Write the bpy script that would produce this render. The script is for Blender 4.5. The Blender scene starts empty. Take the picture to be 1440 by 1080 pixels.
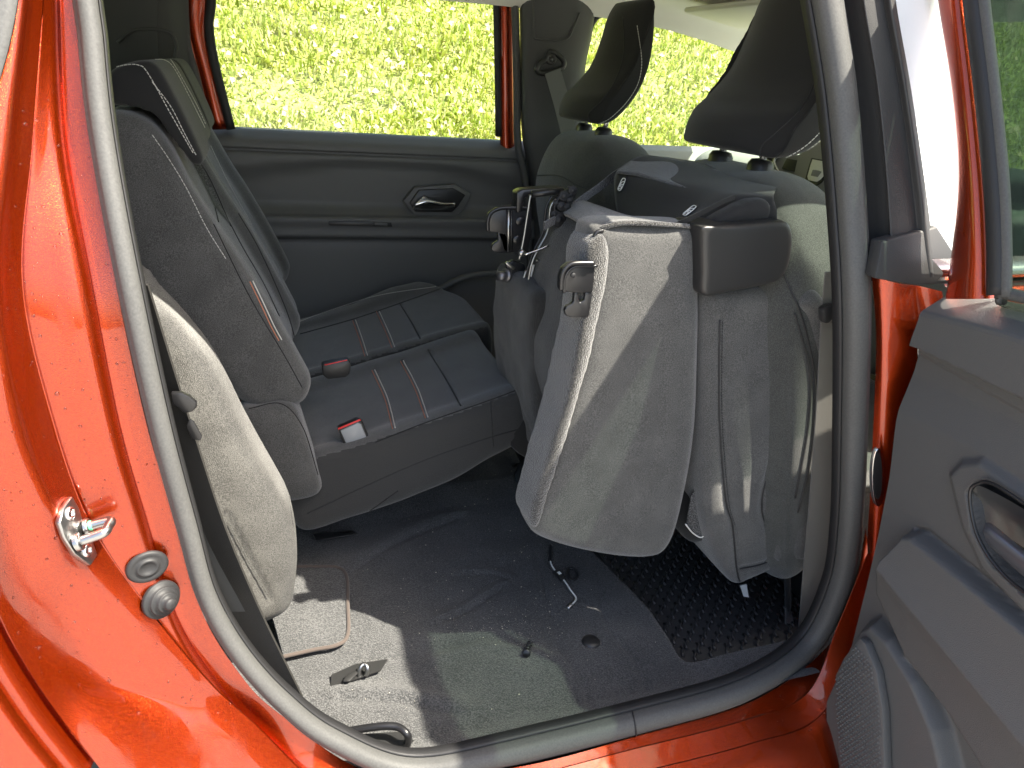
import bpy, bmesh, math, random
import numpy as np
from mathutils import Vector, Matrix, noise
from mathutils.bvhtree import BVHTree
random.seed(7); rng = np.random.default_rng(7)
SC = bpy.context.scene; COL = SC.collection

# ------------------------------------------------------------ camera, light, exposure
F = 1047.0                                        # focal length in pixels of the 1440 px wide photograph
_b = np.array([3410, -286, F]); _a = np.array([-360, -460, F])
AY = _a/np.linalg.norm(_a); AX = _b-(_b@AY)*AY; AX /= np.linalg.norm(AX); AZ = np.cross(AX, AY)
if AZ[1] > 0: AZ = -AZ
ROT = np.stack([AX, AY, AZ]); CAM = np.array([0.0, -0.75, 1.25])
cd = bpy.data.cameras.new('camera'); cam = bpy.data.objects.new('camera', cd); COL.objects.link(cam)
r_, u_, b_ = ROT@np.array([1, 0, 0]), ROT@np.array([0, -1, 0]), ROT@np.array([0, 0, -1])
cam.matrix_world = Matrix(((r_[0], u_[0], b_[0], CAM[0]), (r_[1], u_[1], b_[1], CAM[1]), (r_[2], u_[2], b_[2], CAM[2]), (0, 0, 0, 1)))
cd.sensor_width = 36; cd.lens = 36*F/1440; cd.clip_start = 0.02; cd.clip_end = 800
SC.camera = cam

SUN_TO = Vector((1.5, -1.0, 2.62)).normalized()
world = bpy.data.worlds.new('World'); SC.world = world; world.use_nodes = True
wn = world.node_tree; bg = wn.nodes['Background']
sky = wn.nodes.new('ShaderNodeTexSky'); sky.sky_type = 'NISHITA'; sky.sun_disc = False
sky.sun_elevation = math.asin(SUN_TO.z); sky.sun_rotation = math.atan2(SUN_TO.x, SUN_TO.y)
sky.dust_density = 3.0; sky.ozone_density = .2; sky.air_density = .8
wn.links.new(sky.outputs[0], bg.inputs[0]); bg.inputs[1].default_value = 0.15
sd = bpy.data.lights.new('sun', 'SUN'); sd.energy = 5.0; sd.angle = math.radians(0.6); sd.color = (1, .95, .86)
sun = bpy.data.objects.new('sun', sd); COL.objects.link(sun)
sun.rotation_euler = SUN_TO.to_track_quat('Z', 'Y').to_euler(); sun.location = (4, -3, 8)
SC.view_settings.view_transform = 'Standard'; SC.view_settings.look = 'None'
SC.view_settings.exposure = 2.0; SC.view_settings.gamma = 1
try: SC.view_settings.use_white_balance = True; SC.view_settings.white_balance_temperature = 6800; SC.view_settings.white_balance_tint = 8
except Exception: pass

# ------------------------------------------------------------ projection helpers
def ray(px, py): return ROT@np.array([px-720, py-540, F])
def U(px, py, ax, v):
    d = ray(px, py); i = 'xyz'.index(ax); return CAM+(v-CAM[i])/d[i]*d
def PY(px, py, y=0.0): return Vector(U(px, py, 'y', y))
def PX(px, py, x): return Vector(U(px, py, 'x', x))
def PZ(px, py, z): return Vector(U(px, py, 'z', z))
def tum(z): return max(0, z-1.0)*.27
def PT(px, py, y0=0.0):
    y = y0
    for _ in range(6): y = y0+tum(PY(px, py, y).z)
    return PY(px, py, y)
def W(x, y, z): return Vector((x, y, z))

# ------------------------------------------------------------ materials
def mat(name, col, rough=.5, metal=0, coat=0, sheen=0, spec=.5, bump=None, speck=None, wave=None, bumpd=.002, emis=None):
    m = bpy.data.materials.new(name); m.use_nodes = True; nt = m.node_tree; p = nt.nodes['Principled BSDF']
    p.inputs['Base Color'].default_value = (*col, 1); p.inputs['Roughness'].default_value = rough
    p.inputs['Metallic'].default_value = metal; p.inputs['Coat Weight'].default_value = coat
    p.inputs['Coat Roughness'].default_value = .06
    p.inputs['Sheen Weight'].default_value = sheen; p.inputs['Sheen Roughness'].default_value = .45
    p.inputs['Specular IOR Level'].default_value = spec
    tc = nt.nodes.new('ShaderNodeTexCoord')
    if speck:
        sc, amt, col2 = speck[:3]
        n = nt.nodes.new('ShaderNodeTexNoise'); n.inputs['Scale'].default_value = sc; n.inputs['Detail'].default_value = 3
        n2 = nt.nodes.new('ShaderNodeTexNoise'); n2.inputs['Scale'].default_value = sc/40; n2.inputs['Detail'].default_value = 5
        nt.links.new(tc.outputs['Object'], n.inputs['Vector']); nt.links.new(tc.outputs['Object'], n2.inputs['Vector'])
        add = nt.nodes.new('ShaderNodeMath'); add.operation = 'MULTIPLY_ADD'; add.inputs[1].default_value = .28
        nt.links.new(n2.outputs[0], add.inputs[0]); nt.links.new(n.outputs[0], add.inputs[2])
        rp = nt.nodes.new('ShaderNodeValToRGB'); rp.color_ramp.elements[0].position = .66-amt; rp.color_ramp.elements[1].position = .66+amt
        rp.color_ramp.elements[0].color = (*col, 1); rp.color_ramp.elements[1].color = (*col2, 1)
        nt.links.new(add.outputs[0], rp.inputs[0]); nt.links.new(rp.outputs[0], p.inputs['Base Color'])
    if bump:
        kind, sc, st = bump
        if kind == 'noise':
            t = nt.nodes.new('ShaderNodeTexNoise'); t.inputs['Detail'].default_value = 4
        elif kind == 'voronoi': t = nt.nodes.new('ShaderNodeTexVoronoi')
        elif kind == 'weave':
            t = nt.nodes.new('ShaderNodeTexWave'); t.inputs['Distortion'].default_value = 1.5; t.bands_direction = 'DIAGONAL'
        t.inputs['Scale'].default_value = sc
        bp = nt.nodes.new('ShaderNodeBump'); bp.inputs['Strength'].default_value = st; bp.inputs['Distance'].default_value = bumpd
        nt.links.new(tc.outputs['Object'], t.inputs['Vector']); nt.links.new(t.outputs[0], bp.inputs['Height']); nt.links.new(bp.outputs[0], p.inputs['Normal'])
    if emis: p.inputs['Emission Color'].default_value = (*emis, 1); p.inputs['Emission Strength'].default_value = 1
    return m
M = {}
M['fabric'] = mat('seat_fabric', (.060, .0595, .0585), .9, sheen=.3, spec=.2, bump=('noise', 1200, .5), speck=(800, .14, (.115, .114, .111)))
M['fabric_plain'] = mat('side_fabric', (.040, .040, .039), .88, sheen=.35, spec=.2, bump=('noise', 1200, .5), speck=(800, .14, (.10, .099, .095)))
M['fabric_black'] = mat('headrest_fabric', (.017, .017, .017), .85, sheen=.15, spec=.2, bump=('noise', 1500, .3))
M['woven'] = mat('woven_fabric', (.055, .053, .048), .9, sheen=.2, spec=.2, bump=('weave', 300, 1), speck=(800, .13, (.20, .195, .18)))
M['velour'] = mat('velour_carpet', (.022, .0215, .0205), .95, sheen=.5, spec=.1, bump=('noise', 500, 1), speck=(700, .10, (.085, .082, .076)), bumpd=.004)
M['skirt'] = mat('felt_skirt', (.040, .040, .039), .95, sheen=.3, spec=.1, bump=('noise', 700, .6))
M['applique'] = mat('dark_applique', (.028, .028, .028), .5, spec=.35, bump=('voronoi', 900, .2), bumpd=.001)
M['mat_rubber'] = mat('mat_rubber', (.035, .035, .036), .4, spec=.5, bump=('noise', 300, .2), bumpd=.001)
M['felt'] = mat('black_felt', (.020, .0195, .0185), .95, sheen=.25, spec=.1, bump=('noise', 600, .9), speck=(700, .14, (.05, .049, .046)), bumpd=.003)
M['front_fabric'] = mat('front_seat_fabric', (.030, .031, .029), .88, sheen=.3, spec=.2, bump=('noise', 1200, .5), speck=(800, .14, (.07, .072, .066)))
M['carpet'] = mat('floor_carpet', (.050, .051, .052), .95, sheen=.15, spec=.1, bump=('noise', 420, 1), speck=(420, .09, (.11, .11, .11)), bumpd=.004)
M['plastic'] = mat('grained_plastic', (.098, .099, .097), .5, spec=.45, bump=('voronoi', 900, .25), bumpd=.001)
M['plastic_door'] = mat('door_plastic', (.064, .064, .063), .55, spec=.45, bump=('voronoi', 1100, .3), bumpd=.001)
M['plastic_black'] = mat('black_plastic', (.020, .020, .020), .38, spec=.45, bump=('voronoi', 1100, .12), bumpd=.0006)
M['trim'] = mat('pillar_trim', (.058, .059, .058), .6, spec=.3, bump=('noise', 900, .2), bumpd=.001)
M['rubber'] = mat('rubber_seal', (.060, .060, .059), .62, spec=.35, bump=('noise', 220, .25), speck=(400, .25, (.082, .083, .080)), bumpd=.0012)
M['rubber_dark'] = mat('dark_rubber', (.018, .018, .019), .55, spec=.35, bump=('noise', 300, .2), bumpd=.001)
M['belt'] = mat('belt_webbing', (.035, .034, .032), .75, sheen=.2, spec=.25, bump=('weave', 500, .4), bumpd=.001)
M['belt_dark'] = mat('dark_webbing', (.018, .017, .015), .8, sheen=.1, spec=.2, bump=('weave', 500, .4), bumpd=.001)
M['lining'] = mat('roof_lining', (.68, .66, .60), .9, spec=.2, bump=('noise', 500, .3))
M['black_metal'] = mat('black_enamel', (.012, .012, .013), .32, spec=.45)
M['grey_metal'] = mat('zinc_steel', (.36, .36, .355), .32, metal=1, bump=('noise', 120, .15))
M['dark_bolt'] = mat('dark_bolt', (.16, .16, .17), .4, metal=.8)
M['chrome'] = mat('satin_chrome', (.72, .72, .72), .22, metal=1)
M['white'] = mat('white_print', (.75, .75, .72), .6)
M['thread'] = mat('white_thread', (.55, .54, .50), .7)
M['red_thread'] = mat('orange_thread', (.42, .16, .09), .7)
M['crumb'] = mat('crumbs', (.55, .50, .40), .8)
M['red_plastic'] = mat('red_button', (.55, .02, .02), .4)
M['green_dab'] = mat('green_paint_dab', (.10, .5, .25), .5)
M['dash'] = mat('dashboard', (.30, .30, .29), .7, spec=.3, bump=('noise', 700, .3))
M['dash_dark'] = mat('dash_dark', (.03, .03, .03), .6)
M['piping'] = mat('mat_piping', (.075, .06, .052), .8, sheen=.2, spec=.2)

def paint():
    m = bpy.data.materials.new('metallic_red_paint'); m.use_nodes = True; nt = m.node_tree; p = nt.nodes['Principled BSDF']
    p.inputs['Metallic'].default_value = .85; p.inputs['Roughness'].default_value = .27
    p.inputs['Coat Weight'].default_value = 1; p.inputs['Coat Roughness'].default_value = .05
    tc = nt.nodes.new('ShaderNodeTexCoord')
    n = nt.nodes.new('ShaderNodeTexNoise'); n.inputs['Scale'].default_value = 1600; n.inputs['Detail'].default_value = 1
    rp = nt.nodes.new('ShaderNodeValToRGB'); rp.color_ramp.elements[0].position = .35; rp.color_ramp.elements[1].position = .75
    rp.color_ramp.elements[0].color = (.23, .010, .001, 1); rp.color_ramp.elements[1].color = (.46, .060, .004, 1)
    v = nt.nodes.new('ShaderNodeTexNoise'); v.inputs['Scale'].default_value = 1100; v.inputs['Detail'].default_value = 1
    bp = nt.nodes.new('ShaderNodeBump'); bp.inputs['Strength'].default_value = .5; bp.inputs['Distance'].default_value = .0008
    L = nt.links.new
    L(tc.outputs['Object'], n.inputs['Vector']); L(tc.outputs['Object'], v.inputs['Vector']); L(n.outputs[0], rp.inputs[0])
    L(rp.outputs[0], p.inputs['Base Color']); L(v.outputs[0], bp.inputs['Height']); L(bp.outputs[0], p.inputs['Normal'])
    # dried rain runs and dust: raises the gloss roughness of the clear coat
    mp = nt.nodes.new('ShaderNodeMapping'); mp.inputs['Scale'].default_value = (60, 60, 9)
    d = nt.nodes.new('ShaderNodeTexNoise'); d.inputs['Scale'].default_value = 1; d.inputs['Detail'].default_value = 6
    L(tc.outputs['Object'], mp.inputs[0]); L(mp.outputs[0], d.inputs['Vector'])
    mr = nt.nodes.new('ShaderNodeMapRange'); mr.inputs[1].default_value = .45; mr.inputs[2].default_value = .8; mr.inputs[3].default_value = .04; mr.inputs[4].default_value = .35
    L(d.outputs[0], mr.inputs[0]); L(mr.outputs[0], p.inputs['Coat Roughness'])
    return m
M['paint'] = paint()
def glass(name, tint, dew=False):
    m = bpy.data.materials.new(name); m.use_nodes = True; nt = m.node_tree; nt.nodes.clear(); L = nt.links.new
    o = nt.nodes.new('ShaderNodeOutputMaterial'); tr = nt.nodes.new('ShaderNodeBsdfTransparent'); tr.inputs[0].default_value = (*tint, 1)
    gl = nt.nodes.new('ShaderNodeBsdfGlossy'); gl.inputs['Roughness'].default_value = .01
    fr = nt.nodes.new('ShaderNodeFresnel'); fr.inputs[0].default_value = 1.5
    ge = nt.nodes.new('ShaderNodeNewGeometry'); fm_ = nt.nodes.new('ShaderNodeMath'); fm_.operation = 'SUBTRACT'; fm_.use_clamp = True
    L(fr.outputs[0], fm_.inputs[0]); L(ge.outputs['Backfacing'], fm_.inputs[1])
    mx = nt.nodes.new('ShaderNodeMixShader'); L(fm_.outputs[0], mx.inputs[0]); L(tr.outputs[0], mx.inputs[1]); L(gl.outputs[0], mx.inputs[2])
    if not dew: L(mx.outputs[0], o.inputs[0]); return m
    df = nt.nodes.new('ShaderNodeBsdfDiffuse'); df.inputs[0].default_value = (.62, .64, .65, 1)
    tl = nt.nodes.new('ShaderNodeBsdfTranslucent'); tl.inputs[0].default_value = (.35, .36, .37, 1)
    ad = nt.nodes.new('ShaderNodeAddShader'); L(df.outputs[0], ad.inputs[0]); L(tl.outputs[0], ad.inputs[1])
    tc = nt.nodes.new('ShaderNodeTexCoord'); n = nt.nodes.new('ShaderNodeTexNoise'); n.inputs['Scale'].default_value = 330; n.inputs['Detail'].default_value = 2
    L(tc.outputs['Object'], n.inputs['Vector'])
    sp = nt.nodes.new('ShaderNodeSeparateXYZ'); L(tc.outputs['Object'], sp.inputs[0])
    mr = nt.nodes.new('ShaderNodeMapRange'); mr.inputs[1].default_value = 1.10; mr.inputs[2].default_value = 1.24; mr.inputs[3].default_value = -.12; mr.inputs[4].default_value = .6
    L(sp.outputs['Z'], mr.inputs[0])
    a = nt.nodes.new('ShaderNodeMath'); a.operation = 'ADD'; L(n.outputs[0], a.inputs[0]); L(mr.outputs[0], a.inputs[1])
    mr2 = nt.nodes.new('ShaderNodeMapRange'); mr2.inputs[1].default_value = .15; mr2.inputs[2].default_value = .6; mr2.inputs[3].default_value = .35; mr2.inputs[4].default_value = .95
    L(a.outputs[0], mr2.inputs[0])
    sx = nt.nodes.new('ShaderNodeMath'); sx.operation = 'MULTIPLY_ADD'; sx.inputs[1].default_value = .35; L(sp.outputs['Z'], sx.inputs[0]); L(sp.outputs['X'], sx.inputs[2])
    mr3 = nt.nodes.new('ShaderNodeMapRange'); mr3.inputs[1].default_value = .79+.4725; mr3.inputs[2].default_value = .83+.4725; mr3.inputs[3].default_value = 1; mr3.inputs[4].default_value = 0
    L(sx.outputs[0], mr3.inputs[0]); ml = nt.nodes.new('ShaderNodeMath'); ml.operation = 'MULTIPLY'; L(mr2.outputs[0], ml.inputs[0]); L(mr3.outputs[0], ml.inputs[1])
    m2 = nt.nodes.new('ShaderNodeMixShader'); L(ml.outputs[0], m2.inputs[0]); L(mx.outputs[0], m2.inputs[1]); L(ad.outputs[0], m2.inputs[2]); L(m2.outputs[0], o.inputs[0])
    return m
M['glass'] = glass('window_glass', (.86, .93, .88)); M['glass_green'] = glass('tinted_glass', (.34, .40, .36)); M['dew'] = glass('dewy_glass', (.8, .86, .82), True)

# ------------------------------------------------------------ object helpers
def link(name, me, m, parent=None, smooth=True):
    o = bpy.data.objects.new(name, me); COL.objects.link(o)
    if m: me.materials.append(m)
    if parent: o.parent = parent
    if smooth: me.polygons.foreach_set('use_smooth', [True]*len(me.polygons))
    return o
def thing(name, label, cat, group=None, loc=(0, 0, 0)):
    o = bpy.data.objects.new(name, None); COL.objects.link(o); o['label'] = label; o['category'] = cat
    o.empty_display_size = .1
    if group: o['group'] = group
    return o
def pymesh(name, vs, fs, m, parent=None, smooth=True):
    me = bpy.data.meshes.new(name); me.from_pydata([tuple(v) for v in vs], [], fs); me.update(); return link(name, me, m, parent, smooth)
def cat(pts, n, closed=False):
    """Catmull-Rom through the points, n samples, uniform in the control index"""
    P = np.array([tuple(p) for p in pts], float); k = len(P); out = []
    T = np.linspace(0, k if closed else k-1, n, endpoint=not closed)
    for t in T:
        i = int(min(math.floor(t), (k-1) if closed else k-2)); f = t-i
        g = (lambda j: P[j % k]) if closed else (lambda j: P[j] if 0 <= j < k else (2*P[0]-P[1] if j < 0 else 2*P[-1]-P[-2]))
        p0, p1, p2, p3 = g(i-1), g(i), g(i+1), g(i+2)
        out.append(.5*((2*p1)+(-p0+p2)*f+(2*p0-5*p1+4*p2-p3)*f*f+(-p0+3*p1-3*p2+p3)*f**3))
    return np.array(out)
def even(P, n):
    P = np.array(P); s = np.r_[0, np.cumsum(np.linalg.norm(np.diff(P, axis=0), axis=1))]; t = np.linspace(0, s[-1], n)
    return np.stack([np.interp(t, s, P[:, i]) for i in range(P.shape[1])], 1)
def loft(name, rails, m, parent=None, n=60, k=4, thick=0, linear=False):
    R = [cat(r, n) for r in rails]; rows = []
    A = np.array(R)
    if linear:
        for i in range(len(R)-1):
            for f in np.linspace(0, 1, k, endpoint=False): rows.append(A[i]*(1-f)+A[i+1]*f)
        rows.append(A[-1])
    else:
        q = (len(R)-1)*k+1; rows = [None]*q
        cols = [cat(A[:, j], q) for j in range(n)]
        rows = [np.array([c[i] for c in cols]) for i in range(q)]
    vs = np.concatenate(rows); q = len(rows)
    fs = [(i*n+j, i*n+j+1, (i+1)*n+j+1, (i+1)*n+j) for i in range(q-1) for j in range(n-1)]
    o = pymesh(name, vs, fs, m, parent)
    if thick:
        md = o.modifiers.new('s', 'SOLIDIFY'); md.thickness = thick; md.offset = 0
    return o
def tubedata(pts, r, seg=10, closed=False, squash=None, vs=None, fs=None):
    P = np.array([tuple(p) for p in pts], float); n = len(P); vs = [] if vs is None else vs; fs = [] if fs is None else fs; base = len(vs)
    R = np.broadcast_to(r, (n,)); up = None
    for i in range(n):
        t = P[(i+1) % n]-P[i-1] if closed else P[min(i+1, n-1)]-P[max(i-1, 0)]
        t /= np.linalg.norm(t)+1e-12
        if up is None:
            up = np.array([0, 0, 1.]) if abs(t[2]) < .9 else np.array([1., 0, 0])
        if squash is not None: up = np.array(squash[0], float)
        a = up-(up@t)*t; a /= np.linalg.norm(a)+1e-12; b = np.cross(t, a); up = a
        ka = squash[1] if squash is not None else 1
        for j in range(seg):
            th = 2*math.pi*j/seg; vs.append(P[i]+R[i]*(math.cos(th)*a*ka+math.sin(th)*b))
    for i in range(n if closed else n-1):
        for j in range(seg):
            i2 = (i+1) % n; fs.append((base+i*seg+j, base+i*seg+(j+1) % seg, base+i2*seg+(j+1) % seg, base+i2*seg+j))
    if not closed: fs.append(tuple(base+j for j in range(seg))[::-1]); fs.append(tuple(base+(n-1)*seg+j for j in range(seg)))
    return vs, fs
def tube(name, pts, r, m, parent=None, n=None, seg=10, closed=False, squash=None):
    P = cat(pts, n, closed) if n else pts
    vs, fs = tubedata(P, r, seg, closed, squash); return pymesh(name, vs, fs, m, parent)
def box(name, lo, hi, m, parent=None, bev=.004, seg=2):
    bm = bmesh.new(); bmesh.ops.create_cube(bm, size=1)
    for v in bm.verts: v.co = Vector(((lo[i]+hi[i])/2+v.co[i]*(hi[i]-lo[i]) for i in range(3)))
    if bev: bmesh.ops.bevel(bm, geom=bm.edges[:], offset=bev, segments=seg, affect='EDGES', profile=.5)
    me = bpy.data.meshes.new(name); bm.to_mesh(me); bm.free(); return link(name, me, m, parent, False)
def plate(name, pts, off, m, parent=None, bev=.0015, closed_curve=0):
    """polygon of 3-D points given thickness by the vector off, edges bevelled"""
    if closed_curve: pts = cat(pts, closed_curve, True)
    bm = bmesh.new(); off = Vector(off)
    a = [bm.verts.new(Vector(p)) for p in pts]; b = [bm.verts.new(Vector(p)+off) for p in pts]; n = len(a)
    bm.faces.new(a); bm.faces.new(b[::-1])
    for i in range(n): bm.faces.new((a[i], b[i], b[(i+1) % n], a[(i+1) % n]))
    bmesh.ops.recalc_face_normals(bm, faces=bm.faces[:])
    if bev:
        es = [e for e in bm.edges if len(e.link_faces) == 2 and e.calc_face_angle(0) > .5]
        bmesh.ops.bevel(bm, geom=es, offset=bev, segments=2, affect='EDGES', profile=.5)
    me = bpy.data.meshes.new(name); bm.to_mesh(me); bm.free(); o = link(name, me, m, parent, True)
    try: me.set_sharp_from_angle(angle=math.radians(40))
    except Exception: pass
    return o
def disc(name, c, nrm, r, h, m, parent=None, seg=24, prof=None, squash=1):
    """lathe about the axis nrm; prof = [(radius, height)]"""
    prof = prof or [(r, 0), (r, h*.7), (r*.93, h), (0.0001, h)]
    q = Vector(nrm).normalized().to_track_quat('Z', 'Y'); vs = []; fs = []
    for (rr, hh) in prof:
        for j in range(seg):
            t = 2*math.pi*j/seg; vs.append(Vector(c)+q@Vector((rr*math.cos(t), rr*squash*math.sin(t), hh)))
    for i in range(len(prof)-1):
        for j in range(seg): fs.append((i*seg+j, i*seg+(j+1) % seg, (i+1)*seg+(j+1) % seg, (i+1)*seg+j))
    return pymesh(name, vs, fs, m, parent)
def bake(o, noise_amp=0, noise_sc=8, fn=None, smooth=0):
    dg = bpy.context.evaluated_depsgraph_get(); dg.update(); me = bpy.data.meshes.new_from_object(o.evaluated_get(dg))
    o.modifiers.clear(); old = o.data; mats = [mm for mm in old.materials]; o.data = me; me.name = o.name; bpy.data.meshes.remove(old)
    me.materials.clear()
    for mm in mats: me.materials.append(mm)
    n = len(me.vertices); co = np.empty(n*3); no = np.empty(n*3); me.vertices.foreach_get('co', co); me.vertices.foreach_get('normal', no)
    co = co.reshape(-1, 3); no = no.reshape(-1, 3)
    if noise_amp:
        d = np.array([noise.noise(Vector(c)*noise_sc)+.4*noise.noise(Vector(c)*noise_sc*2.7) for c in co]); co += no*(d*noise_amp)[:, None]
    if fn is not None: co += fn(co, no)
    me.vertices.foreach_set('co', co.ravel()); me.update()
    me.polygons.foreach_set('use_smooth', [True]*len(me.polygons)); return o
def relax(o, it=2):
    bm = bmesh.new(); bm.from_mesh(o.data)
    for _ in range(it): bmesh.ops.smooth_vert(bm, verts=bm.verts[:], factor=.5, use_axis_x=True, use_axis_y=True, use_axis_z=True)
    bm.to_mesh(o.data); bm.free(); return o
def patch(name, objs, a, b, c, d, m, parent, nu=24, nv=8, lift=.0012):
    """thin piece of cloth laid on the built surface inside the four drawn corners"""
    g = []; 
    for i in range(nu):
        for j in range(nv):
            u, v = i/(nu-1), j/(nv-1); x = (a[0]*(1-v)+b[0]*v)*(1-u)+(d[0]*(1-v)+c[0]*v)*u; y = (a[1]*(1-v)+b[1]*v)*(1-u)+(d[1]*(1-v)+c[1]*v)*u
            h = hit(objs, x, y); g.append(h[0]+h[1]*lift if h else None)
    fs = [f for f in ((i*nv+j, i*nv+j+1, (i+1)*nv+j+1, (i+1)*nv+j) for i in range(nu-1) for j in range(nv-1)) if all(g[k] is not None for k in f) and max((g[f[0]]-g[k]).length for k in f) < .05]
    if not fs: return None
    return pymesh(name, [p or Vector(CAM) for p in g], fs, m, parent) if all(p is not None for p in g) else None
def slab(name, prof, y0, y1, r, m, parent=None, crown=.006, vox=.006, namp=.0, nsc=8, fn=None, n=80, sm=4, curve=True):
    """cushion: side profile (x, z) extruded from y0 to y1 with rounded rims, remeshed to a soft even skin"""
    P = cat([(p[0], p[1]) for p in prof], n, True) if curve else np.array(prof, float)
    n = len(P); area = .5*np.sum(P[:, 0]*np.roll(P[:, 1], -1)-np.roll(P[:, 0], -1)*P[:, 1])
    if area < 0: P = P[::-1]
    T = np.roll(P, -1, 0)-np.roll(P, 1, 0); T /= np.linalg.norm(T, axis=1)[:, None]+1e-9; N = np.stack([-T[:, 1], T[:, 0]], 1)
    rings = []
    K = 5
    def half(y, s):
        out = []
        for k in range(K+1):
            th = math.pi/2*k/K; out.append((r*(1-math.sin(th)), y+s*r*(1-math.cos(th))))
        return out
    seq = half(y0, 1)+half(y1, -1)[::-1]
    vs = []; fs = []
    for ins, y in seq:
        q = P+N*ins; vs += [(a, y, b) for a, b in q]
    R = len(seq)
    for i in range(R-1):
        for j in range(n): fs.append((i*n+j, i*n+(j+1) % n, (i+1)*n+(j+1) % n, (i+1)*n+j))
    fs.append(tuple(range(n))[::-1]); fs.append(tuple((R-1)*n+j for j in range(n)))
    me = bpy.data.meshes.new(name); me.from_pydata(vs, [], fs); me.update()
    bm = bmesh.new(); bm.from_mesh(me); bmesh.ops.recalc_face_normals(bm, faces=bm.faces[:]); bm.to_mesh(me); bm.free()
    o = link(name, me, m, parent)
    md = o.modifiers.new('r', 'REMESH'); md.mode = 'VOXEL'; md.voxel_size = vox; md.use_smooth_shade = True
    md = o.modifiers.new('s', 'SMOOTH'); md.factor = .5; md.iterations = sm
    ya, yb = y0, y1; c0 = P.mean(0)
    def f(co, no):
        d = np.zeros_like(co)
        if crown:
            ext = P.max(0)-P.min(0); u = 1-np.clip(((co[:, [0, 2]]-(P.max(0)+P.min(0))/2)/(ext/2))**2, 0, 1); w = u[:, 0]*u[:, 1]
            d[:, 1] += np.where(np.abs(co[:, 1]-ya) < r*.9, -crown*w, 0)+np.where(np.abs(co[:, 1]-yb) < r*.9, crown*w, 0)
        if fn is not None: d += fn(co, no)
        return d
    return relax(bake(o, namp, nsc, f))
def prof_px(pts, y): return [(v.x, v.z) for v in (PY(a, b, y) for a, b in pts)]

_BV = {}
def bvh(o):
    if o.name not in _BV:
        bm = bmesh.new(); dg = bpy.context.evaluated_depsgraph_get(); bm.from_object(o, dg); _BV[o.name] = BVHTree.FromBMesh(bm); bm.free()
    return _BV[o.name]
def hit(objs, px, py):
    d = Vector(ray(px, py)).normalized(); best = None
    for o in objs:
        l, nn, i, dist = bvh(o).ray_cast(Vector(CAM), d)
        if l is not None and (best is None or dist < best[2]): best = (l, nn if nn.dot(d) < 0 else -nn, dist)
    return best
def trace(objs, pxs, n=60, lift=.001):
    """points lying on the built surfaces under a drawn seam line"""
    P2 = cat(pxs, n); out = []; last = None
    for a, b in P2:
        h = hit(objs, a, b)
        if h and (last is None or abs(h[2]-last) < .12): out.append(h[0]+h[1]*lift); last = h[2]
    return out
def seam(name, objs, pxs, m, parent, r=.0009, dash=None, n=60, gap=.4, offs=.0006):
    if not isinstance(pxs[0][0], (tuple, list)): pxs = [pxs]
    o = None
    for line in pxs:
        vs, fs = [], []
        P = trace(objs, line, n, offs)
        if len(P) < 2: continue
        L = sum((P[i+1]-P[i]).length for i in range(len(P)-1))
        if not dash: tubedata(P, r, 6, vs=vs, fs=fs)
        else:
            k = max(2, int(L/dash)); E = even(P, k*4+1)
            for i in range(k): tubedata(E[i*4:i*4+4], r, 5, vs=vs, fs=fs)
        o = pymesh(name, vs, fs, m, parent)
        if dash: o['kind'] = 'stuff'
    return o
def groove(o, pxlines, depth=.004, width=.006, n=90):
    from mathutils.kdtree import KDTree
    pts = []
    for l in pxlines: pts += trace([o], l, n, 0)
    if not pts: return
    kd = KDTree(len(pts))
    for i, p in enumerate(pts): kd.insert(p, i)
    kd.balance(); me = o.data
    for v in me.vertices:
        c, i, d = kd.find(v.co)
        if d < width*3: v.co -= v.normal*depth*math.exp(-(d/width)**2)
    me.update(); _BV.pop(o.name, None)

# ------------------------------------------------------------ ground, grass bank
def kind(o, k='structure'): o['kind'] = k; return o
kind(pymesh('ground', [(-80, -80, 0), (80, -80, 0), (80, 80, 0), (-80, 80, 0)], [(0, 1, 2, 3)], mat('pale_gravel', (.30, .295, .28), .9, bump=('noise', 60, .6), speck=(220, .2, (.42, .41, .38)), bumpd=.01)))
def hz(x, y):
    t = max(0, y-2.6); s = min(t/1.5, 1); return (t*.62)*s*(3-2*s)/1 if t < 9 else 5.58+(t-9)*.1
gm = mat('bank_soil', (.26, .28, .07), .95, speck=(14, .25, (.3, .28, .10)), bump=('noise', 25, .8), bumpd=.03)
nx, ny = 90, 50; xs = np.linspace(-40, 50, nx); ys = 2.5+(np.linspace(0, 1, ny)**1.6)*45
vs = [(x, y, hz(x, y)+.06*noise.noise(Vector((x, y, 0))*.9)+.006) for y in ys for x in xs]
kind(pymesh('grass_bank', vs, [(i*nx+j, i*nx+j+1, (i+1)*nx+j+1, (i+1)*nx+j) for i in range(ny-1) for j in range(nx-1)], gm))
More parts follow.
